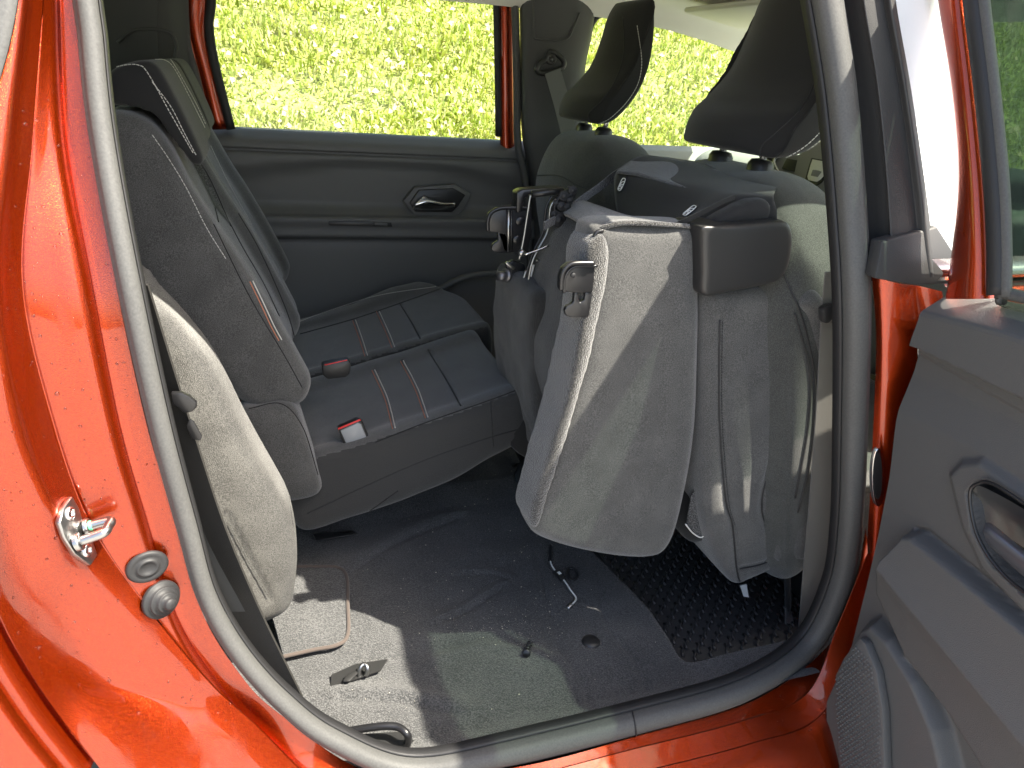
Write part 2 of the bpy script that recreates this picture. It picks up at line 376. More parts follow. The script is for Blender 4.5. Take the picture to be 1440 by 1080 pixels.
def blades(name, N, x0, x1, y0, y1, hl, wd, mats, flat=.5):
    x = rng.uniform(x0, x1, N); y = y0+(y1-y0)*rng.uniform(0, 1, N)**1.35
    cl = np.array([noise.noise(Vector((a*2.2, b*2.2, 3))) for a, b in zip(x, y)])
    z = np.array([hz(a, b) for a, b in zip(x, y)])+.01
    az = rng.uniform(0, 2*np.pi, N); L = hl*rng.uniform(.5, 1.3, N)*(1+.6*cl); w = wd*rng.uniform(.6, 1.3, N); ln = rng.uniform(.2, 1.3, N)*flat
    d = np.stack([np.cos(az), np.sin(az), np.zeros(N)], 1); s = np.stack([-np.sin(az), np.cos(az), np.zeros(N)], 1)
    base = np.stack([x, y, z], 1); up = np.array([0, -.25, 1.])
    mid = base+d*(L*.35*ln)[:, None]+up*(L*.55)[:, None]; tip = base+d*(L*1.1*ln)[:, None]+up*(L*(1-.35*ln))[:, None]
    V = np.stack([base-s*w[:, None]*.5, base+s*w[:, None]*.5, mid+s*w[:, None]*.5, mid-s*w[:, None]*.5, tip], 1).reshape(-1, 3)
    me = bpy.data.meshes.new(name); me.vertices.add(5*N); me.vertices.foreach_set('co', V.ravel())
    b = np.arange(N)*5; q = np.stack([b, b+1, b+2, b+3], 1); t = np.stack([b+3, b+2, b+4], 1)
    loops = np.concatenate([q, t], 1).ravel(); me.loops.add(7*N); me.loops.foreach_set('vertex_index', loops)
    me.polygons.add(2*N); st = np.empty(2*N, int); st[0::2] = np.arange(N)*7; st[1::2] = np.arange(N)*7+4
    me.polygons.foreach_set('loop_start', st)
    mi = rng.integers(0, len(mats), N); m2 = np.repeat(mi, 2)
    for mm in mats: me.materials.append(mm)
    me.polygons.foreach_set('material_index', m2); me.update(calc_edges=True); me.validate()
    o = bpy.data.objects.new(name, me); COL.objects.link(o); return o
def leafmat(name, col):
    m = mat(name, col, .6, spec=.3); nt = m.node_tree; p = nt.nodes['Principled BSDF']; o = [n for n in nt.nodes if n.type == 'OUTPUT_MATERIAL'][0]
    t = nt.nodes.new('ShaderNodeBsdfTranslucent'); t.inputs[0].default_value = (col[0]*1.1, col[1]*1.15, col[2]*.8, 1)
    mx = nt.nodes.new('ShaderNodeMixShader'); mx.inputs[0].default_value = .4
    nt.links.new(p.outputs[0], mx.inputs[1]); nt.links.new(t.outputs[0], mx.inputs[2]); nt.links.new(mx.outputs[0], o.inputs[0]); return m
gs = blades('grass', 230000, -5.5, 9, 2.7, 10.5, .06, .013, [leafmat('grass_green', (.22, .27, .04)), leafmat('grass_yellow', (.40, .40, .10)), leafmat('grass_mid', (.32, .35, .07)), leafmat('grass_straw', (.62, .58, .34))], .9)
gs['kind'] = 'stuff'; gs['label'] = 'sunlit yellow green grass covering the bank behind the car'
# ------------------------------------------------------------ fallen leaves on the bank
N = 14000; vs = []; fs = []
for i in range(N):
    x, y = rng.uniform(-5, 8.5), 2.8+7.5*rng.uniform()**1.3; c = Vector((x, y, hz(x, y)+rng.uniform(.02, .07))); a = rng.uniform(0, 6.28); s = rng.uniform(.010, .028)
    u = Vector((math.cos(a), math.sin(a)*.8, math.sin(a)*.5))*s; v = Vector((-math.sin(a), math.cos(a)*.8, math.cos(a)*.5+.3))*s*.6; b = len(vs)
    vs += [c-u, c-v*.9+u*.1, c+u, c+v+u*.1+Vector((0, 0, .01))]; fs.append((b, b+1, b+2, b+3))
lv = pymesh('fallen_leaves', vs, fs, mat('dry_leaf', (.50, .38, .22), .8), None, False); lv['kind'] = 'stuff'; lv['label'] = 'pale dry leaves scattered on the grass bank'

# ------------------------------------------------------------ the car body
car = thing('car', 'metallic orange red car seen through its open rear side door, dark cabin inside', 'car')
# stations from the top of the rear pillar down and round into the sill: rails from the seal outwards
R0 = [PT(103, -140, .03), PT(106, 0, .03), PT(128, 200, .02), PT(163, 400, .015), PT(207, 600, .01), PT(249, 740, .01), PT(282, 856, .008), PT(330, 938, .003), PT(392, 1003, -.004), PZ(530, 1088, .36), PZ(720, 1080, .36), PZ(900, 1034, .36), PZ(1060, 985, .362), PZ(1155, 918, .38), PT(1196, 850, .006), PT(1218, 740, .004)]
R1 = [PT(84, -140, .028), PT(82, 0, .028), PT(92, 200, .018), PT(128, 400, .012), PT(167, 600, .006), PT(207, 740, .006), PT(248, 870, .004), PT(303, 958, 0), PT(370, 1034, -.006), W(.06, -.05, .362), W(.24, -.068, .355), W(.43, -.068, .355), W(.62, -.066, .355), W(.75, -.05, .36), W(.825, -.005, .44), W(.845, -.006, .58)]
R2 = [PT(62, -140, .0), PT(60, 0, .0), PT(45, 200, -.012), PT(30, 400, -.014), PT(72, 590, -.012), PT(125, 735, -.012), PT(205, 853, -.014), PT(287, 953, -.016), PT(350, 1012, -.02), W(.045, -0.055, 0.355), W(.22, -0.092, 0.342), W(.43, -0.095, 0.340), W(.62, -0.095, 0.340), W(.75, -0.085, 0.348), W(.86, -.03, .43), W(.88, -.02, .58)]
R3 = [PT(40, -140, -.03), PT(32, 0, -.03), PT(8, 200, -.04), PT(-6, 400, -.046), PT(22, 600, -.046), PT(75, 735, -.045), PT(100, 860, -.04), PT(150, 955, -.04), PT(235, 1012, -.045), W(.0, -0.090, 0.330), W(.20, -0.120, 0.315), W(.43, -0.125, 0.310), W(.62, -0.125, 0.310), W(.76, -0.120, 0.320), W(.90, -.06, .40), W(.92, -.04, .58)]
R4 = [PT(20, -140, -.034), PT(8, 0, -.034), PT(-20, 200, -.046), PT(-45, 400, -.052), PT(-25, 600, -.055), PT(10, 735, -.058), PT(40, 860, -.06), PT(90, 955, -.065), PT(160, 1030, -.075), W(-.06, -0.120, 0.300), W(.18, -0.145, 0.280), W(.43, -0.150, 0.275), W(.62, -0.150, 0.275), W(.77, -0.145, 0.285), W(.93, -.08, .36), W(.95, -.05, .58)]
R5 = [PT(-5, -140, -.05), PT(-15, 0, -.05), PT(-50, 200, -.06), PT(-80, 400, -.068), PT(-70, 600, -.072), PT(-35, 735, -.076), PT(0, 865, -.08), PT(65, 980, -.085), PT(140, 1080, -.095), W(-.08, -0.145, 0.260), W(.16, -0.160, 0.220), W(.43, -0.160, 0.220), W(.62, -0.160, 0.220), W(.78, -0.155, 0.230), W(.96, -.10, .31), W(.97, -.06, .58)]
# extra crisp step just inside the flange
step = [a.lerp(b, .12)+Vector((.0, -.010, 0)) if i < 9 else a.lerp(b, .2) for i, (a, b) in enumerate(zip(R1, R2))]
shell = loft('door_jamb_panel', [R0, [a.lerp(b, .9) for a, b in zip(R0, R1)], R1, step, [a.lerp(b, .5) for a, b in zip(step, R2)], [a.lerp(b, .92) for a, b in zip(step, R2)], R2, [a.lerp(b, .3)+Vector((-.004, -.006, 0)) for a, b in zip(R2, R3)], R3, R4, [a.lerp(b, .9) for a, b in zip(R4, R5)], R5], M['paint'], car, n=170, k=3)
O5 = R5[:9]
lip = [p+Vector((-.006, .012, 0)) for p in O5]; O6 = [p+Vector((-.012, -.006, 0)) for p in O5]
O7 = [Vector((p.x-.10, p.y-.035, p.z-.01)) for p in O5]; O8 = [Vector((-1.25, -.06+tum(p.z), p.z-.02)) for p in O5]
outer = loft('quarter_panel', [O5, lip, O6, [p+Vector((-.02, -.010, 0)) for p in O6], O7, O8], M['paint'], car, n=80, k=4)
loft('quarter_window_trim', [[PT(38, -140, -.068), PT(28, -20, -.068), PT(14, 60, -.070), PT(-4, 125, -.072)], [PT(-40, -140, -.072), PT(-40, -20, -.072), PT(-45, 60, -.074), PT(-50, 125, -.076)]], M['rubber'], car, n=20, k=4, thick=.006)
# top of the aperture and roof
top_in = [R0[0], W(-.085, .135, 1.43), W(0, .15, 1.455), W(.3, .155, 1.46), W(.52, .15, 1.455), W(.60, .135, 1.42), W(.62, .12, 1.36)]
top_out = [p+Vector((0, -.09, .03)) for p in top_in]; top_out[0] = R5[0]
loft('roof_side_rail', [top_in, [p+Vector((0, -.03, .012)) for p in top_in], top_out], M['paint'], car, n=50, k=3)
roofp = [(-1.25, 1.46), (-.5, 1.50), (.3, 1.515), (1.0, 1.48), (1.45, 1.40)]
loft('roof_panel', [[W(x, .05, z-.035) for x, z in roofp], [W(x, .16, z) for x, z in roofp], [W(x, .7, z+.015) for x, z in roofp], [W(x, 1.28, z) for x, z in roofp], [W(x, 1.40, z-.035) for x, z in roofp]], M['paint'], car, n=40, k=5, thick=.004)
lin = [(-1.25, 1.40), (-.5, 1.44), (.3, 1.452), (1.0, 1.43), (1.42, 1.355)]
headliner = loft('headliner', [[W(x, .15, z-.025) for x, z in lin], [W(x, .24, z+.012) for x, z in lin], [W(x, .7, z+.022) for x, z in lin], [W(x, 1.22, z+.010) for x, z in lin], [W(x, 1.335, z-.048) for x, z in lin]], M['lining'], car, n=50, k=6)
headliner.name = 'headliner'

# seal round the opening
SEAL = [W(-.02, .14, 1.44), W(-.09, .125, 1.40), PT(122, -60, 0), PT(127, 60, 0), PT(143, 200, 0), PT(180, 400, 0), PT(224, 600, 0), PT(263, 745, 0), PT(292, 845, 0), PT(338, 924, -.003), PT(398, 990, -.008), PT(466, 1042, -.016), PZ(575, 1084, .372), PZ(713, 1064, .372), PZ(900, 1018, .372), PZ(1050, 973, .376), PZ(1140, 912, .39), PT(1184, 828, .012), PT(1199, 740, .008), PT(1205, 600, .005), PT(1208, 430, 0), PT(1201, 290, 0), PT(1187, 130, 0), PT(1167, 0, 0), PT(1152, -70, 0), W(.60, .125, 1.40), W(.52, .145, 1.44), W(.25, .15, 1.452)]
SP = cat(SEAL, 260, True)
def sweep(name, P, prof, m, parent, scale=.75):
    """profile (u outward in the opening's plane, v towards the outside) swept along the closed path P"""
    P = np.array(P); n = len(P); c = np.array([.33, 0, .9]); vs = []; fs = []; k = len(prof)
    for i in range(n):
        t = P[(i+1) % n]-P[i-1]; t /= np.linalg.norm(t); o = np.array([0, 1., 0]); a = np.cross(t, o); a /= np.linalg.norm(a)
        if a@(P[i]-c) < 0: a = -a
        b = np.cross(a, t); b = b if b[1] < 0 else -b
        g = 1+scale*min(1, max(0, (P[i][0]+.05)/.35)) if P[i][2] < 1.38 else 1
        for (u, v) in prof: vs.append(P[i]+a*u*g+b*v*(1+(g-1)*.3))
    for i in range(n):
        i2 = (i+1) % n
        for j in range(k): fs.append((i*k+j, i*k+(j+1) % k, i2*k+(j+1) % k, i2*k+j))
    return pymesh(name, vs, fs, m, parent)
bulb = [(-.0090, -.010), (-.0100, .000), (-.0088, .005), (-.0055, .0085), (-.001, .0095), (.0035, .0085), (.0060, .006), (.0070, .0042), (.0090, .0036), (.0102, .000), (.0102, -.010), (-.007, -.016)]
seal = sweep('door_seal', SP, bulb, M['rubber'], car)
lipp = [(-.0115, -.022), (-.0113, -.012), (-.0103, -.009), (-.0092, -.010), (-.0092, -.022)]
sweep('seal_lip', SP, lipp, M['rubber_dark'], car)

seam('seal_joint', [seal], [[(884, 984), (889, 1000), (893, 1020), (895, 1040)]], M['rubber_dark'], car, r=.0012)
# B pillar outside: black strip and red face behind the open door
bt = [(-100), 0, 120, 260, 385]
L0 = [PT(1150, -110, .03), PT(1160, 0, .03), PT(1180, 120, .03), PT(1197, 260, .03), PT(1205, 395, .03)]
L0b = [PT(1180, -110, .01), PT(1190, 0, .01), PT(1209, 120, .01), PT(1224, 260, .01), PT(1231, 395, .01)]
L1 = [PT(1206, -110, -.02), PT(1216, 0, -.02), PT(1236, 120, -.02), PT(1250, 260, -.02), PT(1258, 392, -.02)]
L2 = [PT(1232, -110, -.022), PT(1243, 0, -.022), PT(1264, 120, -.022), PT(1283, 260, -.022), PT(1296, 390, -.022)]
L3 = [PT(1240, -110, -.032), PT(1252, 0, -.032), PT(1273, 120, -.032), PT(1294, 260, -.032), PT(1310, 390, -.032)]
loft('pillar_applique', [L0, L0b, [a.lerp(b, .85) for a, b in zip(L0b, L1)], L1, [a.lerp(b, .9) for a, b in zip(L1, L2)], L2, [a.lerp(b, .3) for a, b in zip(L2, L3)], L3, [p+Vector((.012, .004, 0)) for p in L3]], M['applique'], car, n=40, k=3)
bl = [[PT(1226, 385, .0), PT(1232, 480, .0), PT(1228, 600, .0), PT(1222, 720, .0), PT(1212, 830, .01), PT(1194, 893, .01)],
      [PT(1240, 392, -.012), PT(1244, 480, -.012), PT(1242, 600, -.012), PT(1234, 720, -.012), PT(1222, 830, -.012), PT(1205, 900, -.02)],
      [PT(1262, 398, -.02), PT(1268, 480, -.02), PT(1262, 600, -.02), PT(1252, 720, -.02), PT(1240, 830, -.02), PT(1222, 915, -.035)],
      [PT(1292, 402, -.026), PT(1300, 480, -.028), PT(1296, 600, -.028), PT(1288, 720, -.028), PT(1270, 830, -.028), PT(1250, 930, -.05)],
      [PT(1325, 410, -.05), PT(1335, 480, -.055), PT(1335, 600, -.06), PT(1320, 720, -.06), PT(1300, 830, -.06), PT(1280, 950, -.08)]]
bpil = loft('pillar_panel', bl, M['paint'], car, n=50, k=5)
# front door skin, belt moulding and window
fd = thing  # noqa
front = loft('front_door_panel', [[W(.815, -.035+0, 1.02), W(1.2, -.045, 1.02), W(1.62, -.02, 1.0)], [W(.815, -.06, .99), W(1.2, -.07, .99), W(1.62, -.04, .97)], [W(.815, -.075, .75), W(1.2, -.09, .75), W(1.62, -.06, .75)], [W(.83, -.06, .40), W(1.2, -.07, .40), W(1.6, -.05, .40)]], M['paint'], car, n=20, k=6)
plate('belt_moulding', [PT(1231, 392, -.035), PT(1240, 340, -.03), PT(1318, 318, -.03), PT(1345, 360, -.03), PT(1345, 398, -.03), PT(1290, 402, -.03)], (0, .02, 0), M['applique'], car, bev=.003)
loft('belt_seal', [[W(.79, -.045, 1.028), W(1.2, -.055, 1.028), W(1.6, -.03, 1.01)], [W(.79, -.052, 1.040), W(1.2, -.06, 1.040), W(1.6, -.035, 1.02)], [W(.79, -.03, 1.052), W(1.2, -.04, 1.052), W(1.6, -.02, 1.03)]], M['chrome'], car, n=16, k=3)
fw = [(.70, 1.03), (.66, 1.42), (1.10, 1.43), (1.35, 1.30), (1.62, 1.06), (1.60, 1.02)]
def panep(name, prof, yf, m, th=.004):
    return plate(name, [W(x, yf(z), z) for x, z in prof], (0, th, 0), m, car, bev=0)
panep('front_door_window', [(p.x-.006, p.z) for p in L2[::-1]]+[(1.10, 1.43), (1.35, 1.30), (1.60, 1.05)], lambda z: -.012+tum(z), M['dew'])
tube('windscreen_pillar', [W(1.72, .0, 1.02), W(1.45, .06, 1.26), W(1.25, .12, 1.42), W(1.0, .13, 1.455)], .03, M['paint'], car, n=24)
# windscreen, dashboard
plate('windscreen', [W(1.40, .13, 1.40), W(1.40, 1.28, 1.40), W(2.05, 1.32, .98), W(2.05, .05, .98)], (.003, 0, .004), M['glass'], car, bev=0)
dashb = slab('dashboard', [(1.22, .95), (1.25, 1.04), (1.4, 1.075), (1.7, 1.06), (2.0, .98), (2.0, .6), (1.35, .62), (1.24, .75)], .06, 1.33, .03, M['dash'], car, vox=.016, crown=0)
box('bulkhead', (1.98, .02, .28), (2.02, 1.36, .98), M['dash_dark'], car, bev=0)
box('bonnet', (2.04, .02, .6), (2.9, 1.38, .95), M['paint'], car, bev=.08, seg=4)
# rear of the car
box('tailgate', (-1.30, -.02, .35), (-1.24, 1.42, 1.02), M['paint'], car, bev=.02)
plate('rear_window', [W(-1.26, .1, 1.03), W(-1.26, 1.3, 1.03), W(-1.2, 1.22, 1.44), W(-1.2, .18, 1.44)], (-.004, 0, 0), M['glass'], car, bev=0)
# near side load area wall hidden by the jamb, dark
loft('load_area_trim', [[W(-1.24, .06, .33), W(-.5, .06, .33), W(-.20, .05, .40)], [W(-1.24, .06, 1.0), W(-.5, .06, 1.0), W(-.20, .05, 1.0)], [W(-1.24, .12, 1.4), W(-.5, .14, 1.4), W(-.20, .12, 1.4)]], M['trim'], car, n=12, k=3)
# inner return behind the seal on the rear pillar
loft('pillar_inner_trim', [[PT(140, -60, .02), PT(146, 60, .02), PT(160, 200, .02), PT(196, 400, .02), PT(240, 600, .02), PT(285, 745, .02), PT(345, 860, .02)], [W(-.16, .15, 1.36), W(-.17, .14, 1.25), W(-.18, .13, 1.15), W(-.19, .12, 1.03), W(-.2, .12, .86), W(-.2, .12, .72), W(-.18, .12, .58)]], M['trim'], car, n=30, k=3)

# ---- floor
def pline(pts): return [(PZ(a, b, .345).x, PZ(a, b, .345).y) for a, b in pts]
FL = [(pline([(752, 770), (770, 850), (785, 905), (815, 950), (835, 1010)]), .012, .004, 0), (pline([(838, 790), (843, 850), (852, 880), (895, 930), (910, 975)]), .010, .004, 0),
      (pline([(622, 874), (655, 862), (690, 838), (708, 826)]), .010, .007, 1), (pline([(650, 806), (690, 808), (715, 814)]), .009, .005, 1), (pline([(480, 985), (560, 985), (640, 1000)]), .016, .008, 1),
      (pline([(600, 930), (680, 905), (760, 915)]), .02, -.004, 1), (pline([(500, 800), (560, 760), (640, 730)]), .02, .006, 1)]
def fl_rel(x, y):
    z = 0
    for pts, w, amp, both in FL:
        best = 9; sg = 1
        for (ax_, ay_), (bx_, by_) in zip(pts[:-1], pts[1:]):
            ex, ey = bx_-ax_, by_-ay_; t = min(1, max(0, ((x-ax_)*ex+(y-ay_)*ey)/(ex*ex+ey*ey))); dx__, dy__ = x-ax_-t*ex, y-ay_-t*ey; d = math.hypot(dx__, dy__)
            if d < best: best = d; sg = 1 if ex*dy__-ey*dx__ > 0 else -1
        if best < w*3:
            z += -amp*math.exp(-(best/(w*.45))**2)+amp*.9*math.exp(-((best*sg-w)/w)**2) if both else -amp*1.2*math.exp(-(best/(w*.35))**2)
    return z
def floor_z(x, y):
    b = .585+.02*math.sin(y*9)
    t = min(max((x-b)/.035, 0), 1); q_ = min(max((y-.075)/.035, 0), 1); t = t*t*(3-2*t)*q_; z = .345-.075*t
    u = min(max((y-.62)/.08, 0), 1)*min(max((.95-y)/.08, 0), 1); z += .02*u*(1-t)
    z += .006*noise.noise(Vector((x*7, y*9, 0)))+.0025*noise.noise(Vector((x*23, y*21, 4)))
    # pressed ribs of the floor pan under the carpet
    if -.05 < x < .7 and y < .8: z += fl_rel(x, y)
    z -= .012*math.exp(-((x-.55)/.02)**2)*(1-t)*0
    if y < .04: z += (.04-y)*.45
    if x < -.02 and y > .3: z -= .03*min(1, (-.02-x)/.03)
    return z
nx, ny = 330, 230; xs = np.linspace(-.45, 1.25, nx); ys = np.linspace(-.03, 1.36, ny)
vs = [(x, y, floor_z(x, y)) for y in ys for x in xs]
carpet = pymesh('carpet', vs, [(i*nx+j, i*nx+j+1, (i+1)*nx+j+1, (i+1)*nx+j) for i in range(ny-1) for j in range(nx-1)], M['carpet'], car)
nf = 80000; fx = rng.uniform(-.06, .60, nf); fy = rng.uniform(.03, .75, nf); V = np.zeros((nf, 3, 3))
gz = np.array([v[2] for v in vs]).reshape(ny, nx)
ix = (fx-xs[0])/(xs[1]-xs[0]); iy = (fy-ys[0])/(ys[1]-ys[0]); i0, j0 = ix.astype(int), iy.astype(int); u, v = ix-i0, iy-j0
fz = gz[j0, i0]*(1-u)*(1-v)+gz[j0, i0+1]*u*(1-v)+gz[j0+1, i0]*(1-u)*v+gz[j0+1, i0+1]*u*v
az = rng.uniform(0, 6.283, nf); ln = rng.uniform(.001, .0032, nf); lean = rng.uniform(.4, 1.6, nf)*ln; la = rng.uniform(0, 6.283, nf)
c_ = np.stack([fx, fy, fz-.0003], 1); sd_ = np.stack([np.cos(az), np.sin(az), 0*az], 1)*.00035
V[:, 0] = c_-sd_; V[:, 1] = c_+sd_; V[:, 2] = c_+np.stack([np.cos(la)*lean, np.sin(la)*lean, ln], 1)
pf = pymesh('carpet_pile', V.reshape(-1, 3), np.arange(nf*3).reshape(-1, 3).tolist(), mat('pile_fibre', (.075, .075, .075), .9, spec=.2), car, False); pf['kind'] = 'stuff'
box('floor_pan', (-1.25, -.02, .22), (2.0, 1.40, .25), M['rubber_dark'], car, bev=0)
box('load_floor', (-1.24, .05, .34), (-.44, 1.35, .36), M['carpet'], car, bev=.003)

# ---- striker on the rear pillar
st = bpy.data.objects.new('door_striker', None); COL.objects.link(st); st.parent = car; st['label'] = 'steel U shaped striker bolted to the red pillar with a green paint dab'
nrm = (PX(0, 0, 1)-PX(0, 0, 1)); nrm = Vector((.45, -.89, .05)).normalized()
def jam(px, py, lift=0):
    h = hit([shell], px, py)
    return (h[0]+h[1]*lift) if h else PT(px, py, -.03)
jn = hit([shell], 104, 745)[1]
plp = [(94, 698), (82, 715), (76, 735), (84, 757), (98, 780), (120, 796), (130, 781), (124, 764), (112, 742), (104, 715)]
c0 = jam(104, 748); pts = []
for a, b in plp:
    d = Vector(ray(a, b)); t = (c0-Vector(CAM)).dot(jn)/d.dot(jn); pts.append(Vector(CAM)+d*t)
plate('striker_plate', pts, jn*.006, M['grey_metal'], st, bev=.0015)
def onj(a, b, l):
    d = Vector(ray(a, b)); t = (c0+jn*l-Vector(CAM)).dot(jn)/d.dot(jn); return Vector(CAM)+d*t
u1, u2 = onj(120, 741, .006), onj(107, 763, .006)
d1 = onj(156, 733, .034)
e1 = u1+(PT(159, 730, -.06)-PT(120, 740, -.06)); e2 = u2+(PT(153, 748, -.06)-PT(112, 762, -.06))
tube('striker_post', [u1, u1.lerp(e1, .8), e1.lerp(e2, .12), e1.lerp(e2, .5), e1.lerp(e2, .88), u2.lerp(e2, .8), u2], .0050, M['grey_metal'], st, n=40, seg=12)
disc('striker_collar', u1, e1-u1, .0085, .004, M['grey_metal'], st); disc('striker_collar', u2, e2-u2, .0092, .005, M['grey_metal'], st)
disc('green_dab', u1.lerp(e1, .12), e1-u1, .0052, .004, M['green_dab'], st)
for a, b in ((98, 722), (122, 774)):
    disc('screw', onj(a, b, .006), jn, .0065, .003, M['chrome'], st, seg=20, prof=[(.0068, 0), (.0066, .0018), (.005, .0030), (.0032, .0032), (.0028, .0008), (.0001, .0006)])
# blanking plug and rubber buffer
def jframe(px, py):
    h = hit([shell], px, py); return h[0], h[1]
c, n_ = jframe(207, 797)
disc('blanking_plug', c-n_*.001, n_, .0, 0, M['rubber_dark'], car, seg=36, squash=.85, prof=[(.0215, 0), (.0215, .002), (.019, .0042), (.0155, .0036), (.0125, .003), (.0112, .0055), (.009, .0062), (.0078, .0045), (.0001, .0042)])
c, n_ = jframe(226, 843)
nn = (n_+Vector((.35, -.2, .1))).normalized()
disc('rubber_buffer', c-n_*.001, nn, .0, 0, M['rubber_dark'], car, seg=36, prof=[(.0215, 0), (.0215, .003), (.0205, .0045), (.0165, .0042), (.0160, .0085), (.0150, .0095), (.0118, .0092), (.0112, .0145), (.0100, .0155), (.0072, .0150), (.0066, .0205), (.0052, .0225), (.0001, .0228)])
# oval check strap plate on the pillar
ov = [PT(1231+9*math.cos(t)*1.0, 669+41*math.sin(t), -.018) for t in np.linspace(0, 2*math.pi, 28, endpoint=False)]
cs = plate('check_strap_plate', ov, (.001, -.006, 0), M['chrome'], car, bev=.001)
ov = [PT(1234+6*math.cos(t)*1.0, 669+33*math.sin(t), -.0265) for t in np.linspace(0, 2*math.pi, 28, endpoint=False)]
plate('check_strap_slot', ov, (.0, -.0012, 0), M['rubber_dark'], car, bev=.0)

# ---- near belts
def ribbon(name, pts, w, m, parent, side, n=30, th=.0014):
    P = cat(pts, n); s = Vector(side).normalized(); vs = []; fs = []
    for i, p in enumerate(P):
        t = Vector(P[min(i+1, n-1)]-P[max(i-1, 0)]).normalized(); q = (s-t*s.dot(t)).normalized(); nn = t.cross(q)*th
        p = Vector(p); vs += [p-q*w/2-nn, p+q*w/2-nn, p+q*w/2+nn, p-q*w/2+nn]
    for i in range(n-1):
        for j in range(4): fs.append((i*4+j, i*4+(j+1) % 4, i*4+4+(j+1) % 4, i*4+4+j))
    fs += [(0, 1, 2, 3), tuple((n-1)*4+j for j in (3, 2, 1, 0))]
    return pymesh(name, vs, fs, m, parent, False)
sb = thing('seat_belt', 'dark belt strap running down inside the rear pillar to the floor with its tongue', 'seat belt')
ribbon('webbing', [PY(180, 400, .09), PY(226, 545, .09), PY(254, 630, .085), PY(294, 745, .08), PY(345, 862, .07), PY(403, 978, .055)], .054, M['belt_dark'], sb, (.75, -.55, .1))
tg = plate('tongue', [PY(a+4, b, .055) for a, b in [(236, 553), (252, 553), (262, 558), (272, 566), (273, 573), (266, 580), (255, 582), (246, 574), (238, 570)]], (0, .008, 0), M['black_metal'], sb, bev=.002)
plate('latch_blade', [PY(a+4, b, .06) for a, b in [(262, 590), (268, 592), (280, 614), (278, 620), (266, 618), (258, 600)]], (0, .003, 0), M['black_metal'], sb, bev=.0008)
fb = thing('seat_belt', 'grey front seat belt strap hanging vertically against the centre pillar', 'seat belt')
ribbon('webbing', [PY(1186, 380, .07), PY(1180, 440, .07), PY(1172, 560, .075), PY(1160, 700, .08), PY(1150, 800, .08), PY(1143, 880, .08)], .052, mat('grey_webbing', (.10, .095, .085), .75, sheen=.2, spec=.25, bump=('weave', 500, .4), bumpd=.001), fb, (1, -.2, 0))
plate('belt_guide', [PY(a, b, .055) for a, b in [(1158, 437), (1165, 431), (1190, 426), (1196, 430), (1196, 440), (1176, 445), (1168, 455), (1160, 456)]], (0, .014, 0), M['plastic_black'], fb, bev=.003)
# pillar trim inside, near B pillar (only a sliver)
loft('centre_pillar_trim', [[PT(1186, 850, .03), PT(1195, 740, .02), PT(1202, 600, .02), PT(1196, 430, .02), PT(1180, 260, .02), PT(1150, 60, .02), PT(1128, -80, .02)], [W(.865, .06, .48), W(.85, .05, .6), W(.82, .045, .75), W(.79, .045, .93), W(.745, .055, 1.1), W(.70, .10, 1.3), W(.67, .13, 1.42)]], M['trim'], car, n=30, k=3)

# ------------------------------------------------------------ far side of the cabin
YF = 1.38
def fplate(name, px, y, th, m, parent=car, bev=.003, curve=0):
    return plate(name, [PY(a, b, y) for a, b in px], (0, th, 0), m, parent, bev=bev, closed_curve=curve)
# dark trim of the far rear pillar
loft('rear_pillar_trim', [[W(-1.2, 1.30, 1.42), PY(150, -60, 1.28), PY(225, -60, 1.28), PY(262, -60, 1.33)], [W(-1.2, 1.32, 1.2), PY(150, 60, 1.30), PY(225, 60, 1.30), PY(266, 60, 1.34)], [W(-1.2, 1.34, 1.05), PY(160, 170, 1.32), PY(240, 170, 1.32), PY(294, 180, 1.35)], [W(-1.2, 1.36, .3), W(-.5, 1.36, .3), W(-.22, 1.36, .3), W(-.14, 1.36, .3)]], M['trim'], car, n=26, k=6)
tube('pillar_seal', [PY(258, -60, 1.345), PY(260, 0, 1.345), PY(264, 60, 1.345), PY(276, 105, 1.345), PY(294, 180, 1.345)], .008, M['rubber'], car, n=26)
# recess moulded in it
seamless = [PY(a, b, 1.295) for a, b in [(165, 60), (190, 42), (235, 44), (248, 62), (245, 84)]]
tube('trim_edge', seamless, .004, M['trim'], car, n=20)
frd = bpy.data.objects.new('far_rear_door', None); COL.objects.link(frd); frd.parent = car; frd['label'] = 'closed far rear door with dark inner panel and side window'
# red frame of the far door window
loft('window_frame', [[PY(262, -70, 1.36), PY(263, 0, 1.36), PY(267, 50, 1.36), PY(280, 105, 1.36), PY(300, 182, 1.36)], [PY(272, -70, 1.355), PY(273, 0, 1.355), PY(277, 50, 1.355), PY(292, 105, 1.355), PY(310, 182, 1.355)], [PY(292, -70, 1.365), PY(292, 0, 1.365), PY(290, 50, 1.365), PY(300, 105, 1.365), PY(321, 182, 1.365)]], M['paint'], frd, n=24, k=3, thick=.012)
loft('window_frame', [[PY(702, -70, 1.37), PY(703, 60, 1.37), PY(704, 190, 1.37), PY(706, 215, 1.37)], [PY(710, -70, 1.36), PY(711, 60, 1.36), PY(713, 190, 1.36), PY(716, 215, 1.36)], [PY(720, -70, 1.37), PY(720, 60, 1.37), PY(722, 190, 1.37), PY(724, 215, 1.37)]], M['paint'], frd, n=24, k=3, thick=.012)
tube('window_rubber', [PY(295, -70, 1.358), PY(297, 0, 1.358), PY(294, 38, 1.358), PY(302, 90, 1.358), PY(325, 182, 1.358)], .0115, M['rubber_dark'], frd, n=30, squash=((0, 1, 0), .7))
tube('window_rubber', [PY(697, -70, 1.362), PY(698, 0, 1.362), PY(700, 100, 1.362), PY(701, 192, 1.362)], .0095, M['rubber_dark'], frd, n=20, squash=((0, 1, 0), .7))
